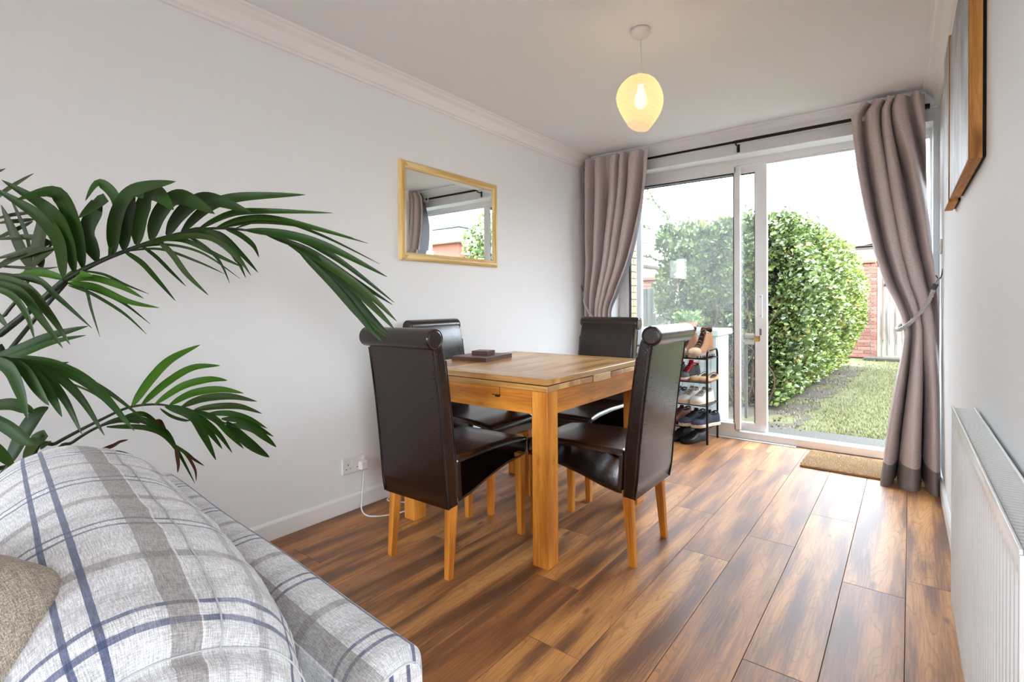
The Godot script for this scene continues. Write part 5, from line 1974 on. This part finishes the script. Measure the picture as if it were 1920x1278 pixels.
func cushion(parent: Node3D, w: float, h: float, d: float, tilt: float, e1: float, e2: float, cloth_mat: Material, seam_mat: Material, off: Vector2, boxed: bool) -> void:
	var b := MB.new()
	var nz := noise(1.0, 3, 9)
	var rows := []
	var uvs := PackedVector2Array()
	var nt := 96
	var np := 80
	var v := 0.0
	var prev := Vector2.ZERO
	var seam := []
	var seam2 := []
	for i in nt + 1:
		var a := -PI + TAU * i / nt
		var cy := signf(sin(a)) * pow(absf(sin(a)), e2)
		var cz := signf(cos(a)) * pow(absf(cos(a)), e2)
		var cur := Vector2(h * cy, d * cz)
		if i > 0:
			v += cur.distance_to(prev)
		prev = cur
		var row := PackedVector3Array()
		for j in np + 1:
			var p := -PI / 2 + PI * j / np
			var x := w * signf(sin(p)) * pow(absf(sin(p)), e1)
			var r := pow(maxf(cos(p), 0.0), e1)
			var y := cur.x * r
			var z := cur.y * r
			# soft folds, stronger towards the ends
			var fold := 0.006 * nz.get_noise_3d(x * 9.0, y * 9.0, z * 9.0) + 0.004 * nz.get_noise_3d(x * 30.0, y * 10.0, z * 10.0) * absf(sin(p))
			if boxed:
				fold -= 0.018 * exp(-pow((p - 0.88) / 0.05, 2.0)) * clampf(cz + 0.6, 0.0, 1.0)
				fold += 0.008 * exp(-pow((p - 0.70) / 0.12, 2.0)) * clampf(cz + 0.4, 0.0, 1.0)
			var q := V(x, y, z)
			q += V(x * 0.3, y, z).normalized() * fold
			q = V(q.x, cos(tilt) * q.y + sin(tilt) * q.z, -sin(tilt) * q.y + cos(tilt) * q.z)
			row.append(q)
			uvs.append(Vector2(x, v) + off)
			if boxed and i == int(nt * (180.0 + 96.0) / 360.0) and absf(p) < 1.30:
				seam.append(q * 1.004)
		if boxed:
			seam2.append(row[int(np * (0.5 + 0.88 / PI))] * 1.002)
		rows.append(row)
	b.grid(rows)
	b.t = uvs
	for k in b.n.size():
		if b.n[k].dot(b.v[k]) < 0.0:
			b.n[k] = -b.n[k]
	var m := b.mesh()
	var cov := put("cover", m, cloth_mat, parent)
	if boxed:
		put("seam", one_tube(seam, 0.0009, 5), seam_mat, cov)
		put("seam", one_tube(seam2, 0.0010, 5), seam_mat, cov)

# ---------------------------------------------------------------- palm
func palm() -> void:
	var foot := V(-1.90, 0, -0.22)
	var t := thing("potted_palm", "tall potted palm with long arching green fronds behind the sofa", "plant", foot)
	var b := MB.new()
	b.lathe([[0.0, 0.0], [0.115, 0.0], [0.125, 0.01], [0.150, 0.26], [0.158, 0.27], [0.158, 0.29], [0.146, 0.29], [0.140, 0.25], [0.0, 0.25]], 32)
	put("pot", b.mesh(), mats.pot, t)
	b = MB.new()
	b.lathe([[0.140, 0.255], [0.07, 0.268], [0.0, 0.272]], 24)
	put("soil", b.mesh(), mats.soil, t)
	for m in mats.leaf:
		m.cull_mode = BaseMaterial3D.CULL_DISABLED
	for k in FRONDS:
		var data: Array = palm_frond(k)
		b = MB.new()
		for s in data[0].size():
			var st: Array = data[0][s]
			var pts: Array = st[0].duplicate()
			if s == 0:
				var a := k * 2.4
				pts.push_front(foot + V(0.045 * cos(a), 0.26, 0.045 * sin(a)))
			for i in pts.size():
				pts[i] -= foot
			var line := spline(pts, 7)
			var rr := []
			for i in line.size():
				rr.append(lerpf(st[1], st[2], float(i) / (line.size() - 1)))
			b.tube(line, rr, 8)
		var fr := put("frond", b.mesh(), mats.stem, t)
		for lf in data[1]:
			var tint: int = lf[2]
			if tint == 0:
				tint = [0, 0, 4, 5, 6][rng.randi() % 5]
			put("leaflet", leaflet(lf[0], lf[1], foot), mats.leaf[tint], fr)

func leaflet(p: Array, w: float, foot: Vector3) -> ArrayMesh:
	var b := MB.new()
	var line := spline([p[0] - foot, p[1] - foot, p[2] - foot, p[3] - foot], 7)
	var n := line.size()
	var rows := []
	for k in n:
		var t := float(k) / (n - 1)
		var c: Vector3 = line[k]
		var d: Vector3 = (line[mini(k + 1, n - 1)] - line[maxi(k - 1, 0)]).normalized()
		# the blade lies across the room's diagonal, tipped a little so that it catches the window light
		var face := V(0.611, 0.22, 0.79).normalized()
		var side := d.cross(face).normalized()
		var fold := side.cross(d).normalized()
		var hw := w * 0.5 * (0.30 + 0.70 * sin(PI * clampf(t * 1.15 + 0.08, 0.0, 1.0))) if t < 0.45 else w * 0.5 * pow(sin(PI * clampf(0.5 + 0.5 * (t - 0.45) / 0.55, 0.0, 1.0)), 0.85)
		hw = maxf(hw, 0.0006)
		if t < 0.12:
			hw *= 0.45 + 0.55 * t / 0.12
		rows.append(PackedVector3Array([c - side * hw + fold * hw * 0.22, c - side * hw * 0.5 + fold * hw * 0.10, c, c + side * hw * 0.5 + fold * hw * 0.10, c + side * hw + fold * hw * 0.22]))
	b.grid(rows)
	return b.mesh()

const FRONDS := 8

func palm_frond(k: int) -> Array:
	match k:
		0:
			return [[
				[[V(-1.878,0.961,-0.191), V(-1.856,1.021,-0.247), V(-1.818,1.086,-0.302), V(-1.763,1.161,-0.359)], 0.0095, 0.008],
				[[V(-1.763,1.161,-0.359), V(-1.746,1.192,-0.398), V(-1.738,1.221,-0.442), V(-1.716,1.252,-0.497), V(-1.692,1.281,-0.554), V(-1.665,1.304,-0.613), V(-1.636,1.319,-0.674), V(-1.601,1.319,-0.751), V(-1.553,1.298,-0.826), V(-1.525,1.245,-0.897), V(-1.485,1.175,-0.965), V(-1.447,1.097,-1.018)], 0.007, 0.0015],
			], [
				[[V(-1.765,1.163,-0.357), V(-1.739,1.255,-0.345), V(-1.744,1.319,-0.308), V(-1.800,1.386,-0.233)], 0.0354, 0],
				[[V(-1.758,1.179,-0.378), V(-1.729,1.263,-0.360), V(-1.721,1.333,-0.325), V(-1.773,1.403,-0.244)], 0.0369, 0],
				[[V(-1.753,1.192,-0.395), V(-1.717,1.291,-0.374), V(-1.703,1.375,-0.334), V(-1.730,1.352,-0.263)], 0.0423, 0],
				[[V(-1.743,1.212,-0.422), V(-1.706,1.292,-0.399), V(-1.623,1.354,-0.407), V(-1.617,1.307,-0.357)], 0.0551, 0],
				[[V(-1.734,1.227,-0.447), V(-1.695,1.362,-0.459), V(-1.714,1.419,-0.424), V(-1.723,1.369,-0.395)], 0.0272, 0],
				[[V(-1.732,1.232,-0.455), V(-1.674,1.323,-0.451), V(-1.592,1.385,-0.464), V(-1.461,1.402,-0.515)], 0.0504, 0],
				[[V(-1.723,1.245,-0.477), V(-1.667,1.332,-0.472), V(-1.600,1.388,-0.473), V(-1.540,1.364,-0.469)], 0.0565, 0],
				[[V(-1.713,1.261,-0.504), V(-1.652,1.342,-0.502), V(-1.578,1.386,-0.509), V(-1.495,1.336,-0.522)], 0.0586, 0],
				[[V(-1.701,1.276,-0.534), V(-1.630,1.344,-0.539), V(-1.542,1.378,-0.556), V(-1.429,1.328,-0.593)], 0.0549, 0],
				[[V(-1.686,1.292,-0.569), V(-1.602,1.350,-0.584), V(-1.505,1.377,-0.608), V(-1.372,1.333,-0.660)], 0.0483, 0],
				[[V(-1.671,1.303,-0.602), V(-1.582,1.367,-0.639), V(-1.482,1.391,-0.682), V(-1.313,1.392,-0.779)], 0.0345, 0],
				[[V(-1.654,1.314,-0.640), V(-1.554,1.352,-0.684), V(-1.454,1.356,-0.727), V(-1.271,1.345,-0.835)], 0.0213, 0],
				[[V(-1.634,1.321,-0.681), V(-1.549,1.345,-0.727), V(-1.445,1.338,-0.785), V(-1.269,1.282,-0.899)], 0.0187, 0],
				[[V(-1.628,1.323,-0.693), V(-1.546,1.339,-0.757), V(-1.433,1.325,-0.844), V(-1.282,1.273,-0.960)], 0.0143, 0],
				[[V(-1.613,1.322,-0.725), V(-1.540,1.350,-0.802), V(-1.439,1.306,-0.901), V(-1.307,1.216,-1.022)], 0.0098, 0],
				[[V(-1.600,1.319,-0.750), V(-1.481,1.301,-0.820), V(-1.365,1.259,-0.888), V(-1.218,1.171,-0.979)], 0.0271, 0],
				[[V(-1.586,1.317,-0.776), V(-1.477,1.293,-0.852), V(-1.368,1.221,-0.926), V(-1.235,1.096,-1.018)], 0.0195, 0],
				[[V(-1.573,1.307,-0.802), V(-1.481,1.258,-0.889), V(-1.387,1.172,-0.977), V(-1.297,1.089,-1.062)], 0.0200, 0],
				[[V(-1.544,1.285,-0.855), V(-1.442,1.222,-0.920), V(-1.329,1.124,-0.993), V(-1.250,1.038,-1.040)], 0.0232, 0],
				[[V(-1.521,1.248,-0.895), V(-1.450,1.191,-0.962), V(-1.364,1.083,-1.039), V(-1.316,1.007,-1.088)], 0.0239, 0],
				[[V(-1.506,1.225,-0.922), V(-1.446,1.147,-0.988), V(-1.396,1.057,-1.047), V(-1.351,0.982,-1.101)], 0.0242, 0],
				[[V(-1.498,1.204,-0.936), V(-1.430,1.109,-0.986), V(-1.376,1.023,-1.027), V(-1.339,0.970,-1.054)], 0.0222, 0],
				[[V(-1.490,1.192,-0.949), V(-1.448,1.109,-1.009), V(-1.413,1.030,-1.065), V(-1.386,0.979,-1.114)], 0.0193, 0],
				[[V(-1.529,1.261,-0.881), V(-1.455,1.160,-0.946), V(-1.391,1.058,-1.002), V(-1.350,0.994,-1.040)], 0.0220, 0],
				[[V(-1.715,1.250,-0.497), V(-1.671,1.284,-0.574), V(-1.611,1.284,-0.663), V(-1.564,1.194,-0.740)], 0.0185, 0],
				[[V(-1.677,1.295,-0.590), V(-1.638,1.311,-0.653), V(-1.604,1.257,-0.713), V(-1.586,1.181,-0.759)], 0.0174, 0],
				[[V(-1.666,1.301,-0.614), V(-1.634,1.304,-0.688), V(-1.619,1.244,-0.750), V(-1.621,1.193,-0.798)], 0.0161, 0],
				[[V(-1.655,1.306,-0.638), V(-1.645,1.295,-0.696), V(-1.649,1.242,-0.743), V(-1.664,1.177,-0.780)], 0.0162, 0],
				[[V(-1.692,1.278,-0.555), V(-1.676,1.279,-0.617), V(-1.645,1.239,-0.692), V(-1.627,1.207,-0.755)], 0.0142, 0],
				[[V(-1.720,1.248,-0.486), V(-1.691,1.266,-0.567), V(-1.658,1.245,-0.653), V(-1.618,1.172,-0.741)], 0.0078, 0],
				[[V(-1.726,1.240,-0.469), V(-1.692,1.252,-0.554), V(-1.660,1.220,-0.639), V(-1.645,1.186,-0.708)], 0.0077, 0],
				[[V(-1.723,1.243,-0.477), V(-1.722,1.213,-0.519), V(-1.726,1.165,-0.559), V(-1.722,1.105,-0.602)], 0.0153, 0],
				[[V(-1.710,1.263,-0.511), V(-1.713,1.233,-0.550), V(-1.715,1.189,-0.591), V(-1.718,1.149,-0.629)], 0.0108, 0],
				[[V(-1.696,1.282,-0.545), V(-1.679,1.241,-0.579), V(-1.661,1.180,-0.613), V(-1.631,1.121,-0.656)], 0.0169, 0],
				[[V(-1.671,1.302,-0.602), V(-1.648,1.267,-0.652), V(-1.640,1.222,-0.693), V(-1.643,1.158,-0.722)], 0.0095, 0],
				[[V(-1.660,1.310,-0.626), V(-1.649,1.293,-0.676), V(-1.647,1.265,-0.720), V(-1.661,1.224,-0.750)], 0.0161, 0],
				[[V(-1.625,1.322,-0.700), V(-1.621,1.306,-0.744), V(-1.623,1.277,-0.785), V(-1.642,1.243,-0.812)], 0.0165, 0],
			]]
		1:
			return [[
				[[V(-1.881,0.932,-0.239), V(-1.881,0.971,-0.264), V(-1.860,1.066,-0.320), V(-1.823,1.158,-0.375)], 0.0062, 0.005],
			], [
				[[V(-1.814,1.165,-0.369), V(-1.839,1.180,-0.334), V(-1.861,1.177,-0.300), V(-1.869,1.165,-0.276)], 0.0214, 1],
				[[V(-1.789,1.168,-0.364), V(-1.760,1.179,-0.378), V(-1.731,1.175,-0.392), V(-1.705,1.171,-0.404)], 0.0184, 1],
				[[V(-1.811,1.161,-0.372), V(-1.770,1.168,-0.420), V(-1.729,1.146,-0.469), V(-1.693,1.112,-0.513)], 0.0191, 1],
				[[V(-1.820,1.155,-0.377), V(-1.789,1.144,-0.430), V(-1.748,1.104,-0.492), V(-1.705,1.085,-0.554)], 0.0179, 1],
				[[V(-1.820,1.152,-0.377), V(-1.806,1.135,-0.434), V(-1.789,1.099,-0.493), V(-1.772,1.038,-0.552)], 0.0091, 0],
				[[V(-1.820,1.148,-0.377), V(-1.807,1.126,-0.425), V(-1.773,1.070,-0.489), V(-1.756,1.009,-0.538)], 0.0090, 0],
				[[V(-1.808,1.189,-0.400), V(-1.796,1.180,-0.450), V(-1.790,1.153,-0.498), V(-1.775,1.126,-0.551)], 0.0076, 0],
				[[V(-1.795,1.158,-0.397), V(-1.784,1.133,-0.409), V(-1.778,1.082,-0.417), V(-1.765,1.007,-0.431)], 0.0088, 0],
			]]
		2:
			return [[
				[[V(-1.763,1.011,-0.154), V(-1.734,1.110,-0.178), V(-1.714,1.162,-0.194)], 0.007, 0.005],
			], [
				[[V(-1.714,1.169,-0.194), V(-1.613,1.139,-0.255), V(-1.546,1.072,-0.288), V(-1.495,1.005,-0.311)], 0.0207, 0],
				[[V(-1.700,1.154,-0.192), V(-1.600,1.127,-0.244), V(-1.529,1.060,-0.272), V(-1.468,1.000,-0.293)], 0.0192, 0],
				[[V(-1.743,1.158,-0.197), V(-1.634,1.159,-0.273), V(-1.574,1.109,-0.310), V(-1.506,1.040,-0.353)], 0.0137, 0],
				[[V(-1.686,1.144,-0.191), V(-1.591,1.118,-0.230), V(-1.524,1.071,-0.246), V(-1.477,1.020,-0.249)], 0.0141, 0],
				[[V(-1.743,1.173,-0.197), V(-1.683,1.164,-0.243), V(-1.643,1.153,-0.274), V(-1.618,1.139,-0.293)], 0.0113, 0],
				[[V(-1.771,0.952,-0.198), V(-1.727,0.983,-0.257), V(-1.687,1.017,-0.314), V(-1.639,1.041,-0.377)], 0.0262, 0],
				[[V(-1.746,0.945,-0.204), V(-1.708,0.975,-0.263), V(-1.678,1.003,-0.317), V(-1.643,1.018,-0.373)], 0.0170, 0],
				[[V(-1.714,1.110,-0.193), V(-1.683,1.079,-0.217), V(-1.667,1.054,-0.229), V(-1.661,1.045,-0.233)], 0.0124, 0],
			]]
		3:
			return [[
				[[V(-1.645,0.831,-0.141), V(-1.609,0.947,-0.171), V(-1.609,0.977,-0.196), V(-1.590,0.972,-0.236), V(-1.583,0.956,-0.280)], 0.007, 0.003],
			], [
				[[V(-1.609,0.977,-0.196), V(-1.538,0.958,-0.218), V(-1.480,0.911,-0.227), V(-1.434,0.859,-0.229)], 0.0273, 0],
				[[V(-1.605,0.973,-0.212), V(-1.534,0.957,-0.238), V(-1.474,0.914,-0.253), V(-1.426,0.884,-0.261)], 0.0242, 0],
				[[V(-1.595,0.971,-0.220), V(-1.524,0.946,-0.253), V(-1.469,0.900,-0.273), V(-1.430,0.856,-0.282)], 0.0256, 0],
				[[V(-1.600,0.972,-0.229), V(-1.533,0.952,-0.264), V(-1.470,0.891,-0.294), V(-1.422,0.814,-0.313)], 0.0212, 0],
				[[V(-1.604,0.973,-0.238), V(-1.531,0.939,-0.290), V(-1.479,0.885,-0.325), V(-1.432,0.801,-0.355)], 0.0204, 0],
				[[V(-1.627,0.974,-0.233), V(-1.554,0.954,-0.298), V(-1.488,0.901,-0.356), V(-1.427,0.801,-0.410)], 0.0270, 0],
				[[V(-1.606,0.958,-0.274), V(-1.566,0.935,-0.326), V(-1.514,0.885,-0.386), V(-1.462,0.810,-0.446)], 0.0126, 0],
				[[V(-1.650,0.946,-0.240), V(-1.625,0.934,-0.276), V(-1.622,0.947,-0.296), V(-1.600,0.957,-0.330)], 0.0176, 0],
				[[V(-1.656,0.864,-0.183), V(-1.618,0.870,-0.230), V(-1.607,0.856,-0.255), V(-1.611,0.845,-0.268)], 0.0268, 0],
				[[V(-1.645,0.948,-0.244), V(-1.612,0.926,-0.294), V(-1.548,0.878,-0.369), V(-1.511,0.796,-0.421)], 0.0051, 0],
			]]
		4:
			return [[
				[[V(-1.830,0.591,-0.172), V(-1.792,0.645,-0.214), V(-1.767,0.698,-0.247)], 0.008, 0.006],
			], [
				[[V(-1.770,0.698,-0.245), V(-1.766,0.768,-0.274), V(-1.764,0.818,-0.302), V(-1.771,0.831,-0.322)], 0.0406, 0],
				[[V(-1.739,0.707,-0.269), V(-1.708,0.755,-0.285), V(-1.682,0.776,-0.297), V(-1.698,0.774,-0.276)], 0.0315, 0],
				[[V(-1.685,0.854,-0.186), V(-1.623,0.818,-0.226), V(-1.585,0.793,-0.246), V(-1.557,0.779,-0.259)], 0.0302, 0],
				[[V(-1.656,0.798,-0.182), V(-1.641,0.767,-0.210), V(-1.641,0.739,-0.227), V(-1.646,0.713,-0.239)], 0.0317, 0],
				[[V(-1.733,0.732,-0.299), V(-1.731,0.743,-0.309), V(-1.734,0.747,-0.316), V(-1.738,0.748,-0.321)], 0.0122, 0],
				[[V(-1.703,0.701,-0.195), V(-1.688,0.711,-0.215), V(-1.688,0.714,-0.224), V(-1.690,0.717,-0.231)], 0.0125, 0],
			]]
		5:
			return [[
				[[V(-1.884,0.676,-0.308), V(-1.898,0.707,-0.360), V(-1.883,0.736,-0.410), V(-1.866,0.761,-0.456), V(-1.859,0.786,-0.519), V(-1.853,0.786,-0.586), V(-1.835,0.771,-0.638), V(-1.814,0.749,-0.692), V(-1.791,0.715,-0.746), V(-1.781,0.686,-0.792)], 0.006, 0.0018],
			], [
				[[V(-1.858,0.786,-0.528), V(-1.859,0.865,-0.582), V(-1.860,0.921,-0.637), V(-1.835,0.963,-0.711)], 0.0318, 1],
				[[V(-1.853,0.788,-0.551), V(-1.847,0.848,-0.617), V(-1.836,0.890,-0.689), V(-1.817,0.891,-0.764)], 0.0255, 1],
				[[V(-1.845,0.787,-0.584), V(-1.828,0.835,-0.655), V(-1.810,0.850,-0.726), V(-1.810,0.840,-0.783)], 0.0240, 1],
				[[V(-1.836,0.780,-0.621), V(-1.828,0.809,-0.685), V(-1.810,0.813,-0.759), V(-1.793,0.792,-0.828)], 0.0244, 1],
				[[V(-1.828,0.770,-0.651), V(-1.822,0.788,-0.714), V(-1.803,0.786,-0.789), V(-1.779,0.760,-0.866)], 0.0247, 0],
				[[V(-1.817,0.758,-0.685), V(-1.798,0.760,-0.753), V(-1.787,0.749,-0.816), V(-1.773,0.717,-0.879)], 0.0213, 0],
				[[V(-1.806,0.740,-0.720), V(-1.791,0.732,-0.780), V(-1.777,0.705,-0.839), V(-1.767,0.663,-0.894)], 0.0197, 0],
				[[V(-1.795,0.718,-0.756), V(-1.781,0.706,-0.809), V(-1.771,0.674,-0.861), V(-1.759,0.632,-0.912)], 0.0199, 0],
				[[V(-1.784,0.696,-0.785), V(-1.763,0.676,-0.839), V(-1.756,0.635,-0.883), V(-1.756,0.594,-0.920)], 0.0255, 0],
				[[V(-1.789,0.707,-0.770), V(-1.784,0.655,-0.810), V(-1.772,0.602,-0.857), V(-1.764,0.562,-0.899)], 0.0344, 0],
				[[V(-1.822,0.758,-0.671), V(-1.796,0.723,-0.735), V(-1.792,0.660,-0.783), V(-1.793,0.604,-0.826)], 0.0211, 0],
				[[V(-1.828,0.766,-0.651), V(-1.807,0.720,-0.708), V(-1.803,0.664,-0.754), V(-1.805,0.596,-0.793)], 0.0191, 0],
				[[V(-1.815,0.727,-0.692), V(-1.815,0.696,-0.717), V(-1.815,0.656,-0.742), V(-1.814,0.613,-0.766)], 0.0192, 0],
				[[V(-1.839,0.778,-0.610), V(-1.799,0.745,-0.670), V(-1.794,0.676,-0.703), V(-1.788,0.588,-0.735)], 0.0306, 0],
				[[V(-1.842,0.773,-0.597), V(-1.839,0.744,-0.627), V(-1.834,0.726,-0.660), V(-1.843,0.720,-0.682)], 0.0101, 0],
			]]
		6:
			return [[
				[[V(-1.850,0.664,-0.334), V(-1.848,0.713,-0.387), V(-1.829,0.748,-0.440), V(-1.817,0.756,-0.487), V(-1.807,0.745,-0.533)], 0.005, 0.003],
				[[V(-1.850,0.649,-0.334), V(-1.844,0.666,-0.389), V(-1.822,0.681,-0.444)], 0.004, 0.003],
			], [
				[[V(-1.833,0.752,-0.448), V(-1.818,0.759,-0.523), V(-1.804,0.708,-0.598), V(-1.830,0.638,-0.639)], 0.0193, 0],
				[[V(-1.831,0.744,-0.459), V(-1.800,0.725,-0.555), V(-1.809,0.662,-0.620), V(-1.817,0.520,-0.683)], 0.0162, 0],
				[[V(-1.829,0.756,-0.478), V(-1.820,0.770,-0.537), V(-1.831,0.736,-0.581), V(-1.833,0.650,-0.630)], 0.0145, 0],
				[[V(-1.802,0.673,-0.608), V(-1.791,0.629,-0.651), V(-1.802,0.600,-0.679), V(-1.809,0.572,-0.708)], 0.0118, 0],
				[[V(-1.797,0.660,-0.624), V(-1.807,0.631,-0.630), V(-1.815,0.594,-0.636), V(-1.830,0.564,-0.638)], 0.0133, 2],
				[[V(-1.796,0.652,-0.630), V(-1.795,0.619,-0.655), V(-1.798,0.570,-0.677), V(-1.816,0.527,-0.686)], 0.0101, 2],
				[[V(-1.812,0.738,-0.567), V(-1.814,0.738,-0.587), V(-1.824,0.717,-0.601), V(-1.838,0.700,-0.612)], 0.0147, 2],
				[[V(-1.833,0.680,-0.444), V(-1.837,0.684,-0.473), V(-1.848,0.690,-0.496), V(-1.859,0.690,-0.518)], 0.0125, 2],
				[[V(-1.831,0.673,-0.458), V(-1.833,0.657,-0.499), V(-1.831,0.621,-0.544), V(-1.847,0.576,-0.573)], 0.0127, 0],
			]]
		7:
			return [[
				[[V(-2.061,0.993,-0.252), V(-2.053,1.068,-0.284), V(-2.025,1.137,-0.320), V(-2.018,1.203,-0.339), V(-1.974,1.274,-0.375)], 0.006, 0.003],
			], [
				[[V(-1.974,1.276,-0.375), V(-2.004,1.258,-0.338), V(-2.029,1.242,-0.306), V(-2.069,1.226,-0.263)], 0.0184, 3],
				[[V(-1.974,1.276,-0.375), V(-2.005,1.290,-0.338), V(-2.030,1.289,-0.306), V(-2.066,1.282,-0.265)], 0.0169, 3],
				[[V(-2.013,1.344,-0.345), V(-2.038,1.338,-0.314), V(-2.048,1.334,-0.293), V(-2.062,1.328,-0.270)], 0.0138, 3],
				[[V(-2.018,1.364,-0.342), V(-2.044,1.357,-0.309), V(-2.054,1.349,-0.288), V(-2.067,1.340,-0.266)], 0.0123, 3],
				[[V(-2.018,1.338,-0.341), V(-2.041,1.314,-0.311), V(-2.054,1.297,-0.288), V(-2.066,1.282,-0.265)], 0.0153, 3],
				[[V(-2.018,1.202,-0.339), V(-2.024,1.240,-0.323), V(-2.034,1.305,-0.303), V(-2.050,1.381,-0.280)], 0.0307, 3],
				[[V(-2.018,1.207,-0.339), V(-2.017,1.290,-0.329), V(-2.022,1.350,-0.313), V(-2.031,1.405,-0.295)], 0.0123, 3],
				[[V(-2.111,1.396,-0.270), V(-2.068,1.423,-0.291), V(-2.025,1.445,-0.312), V(-1.975,1.470,-0.338)], 0.0169, 3],
				[[V(-2.109,1.475,-0.273), V(-2.085,1.480,-0.279), V(-2.061,1.482,-0.285), V(-2.039,1.484,-0.289)], 0.0092, 3],
				[[V(-1.998,1.202,-0.355), V(-1.990,1.267,-0.349), V(-1.967,1.335,-0.355), V(-1.982,1.353,-0.331)], 0.0414, 3],
				[[V(-1.910,1.237,-0.423), V(-1.910,1.313,-0.412), V(-1.916,1.363,-0.395), V(-1.920,1.352,-0.379)], 0.0337, 3],
				[[V(-2.108,1.198,-0.269), V(-2.041,1.234,-0.309), V(-1.983,1.251,-0.341), V(-1.927,1.257,-0.372)], 0.0230, 3],
				[[V(-2.106,1.210,-0.271), V(-2.021,1.203,-0.324), V(-1.966,1.199,-0.354), V(-1.917,1.204,-0.379)], 0.0092, 3],
				[[V(-2.045,1.176,-0.318), V(-1.995,1.221,-0.345), V(-1.957,1.243,-0.362), V(-1.922,1.261,-0.376)], 0.0215, 3],
			]]
	return []
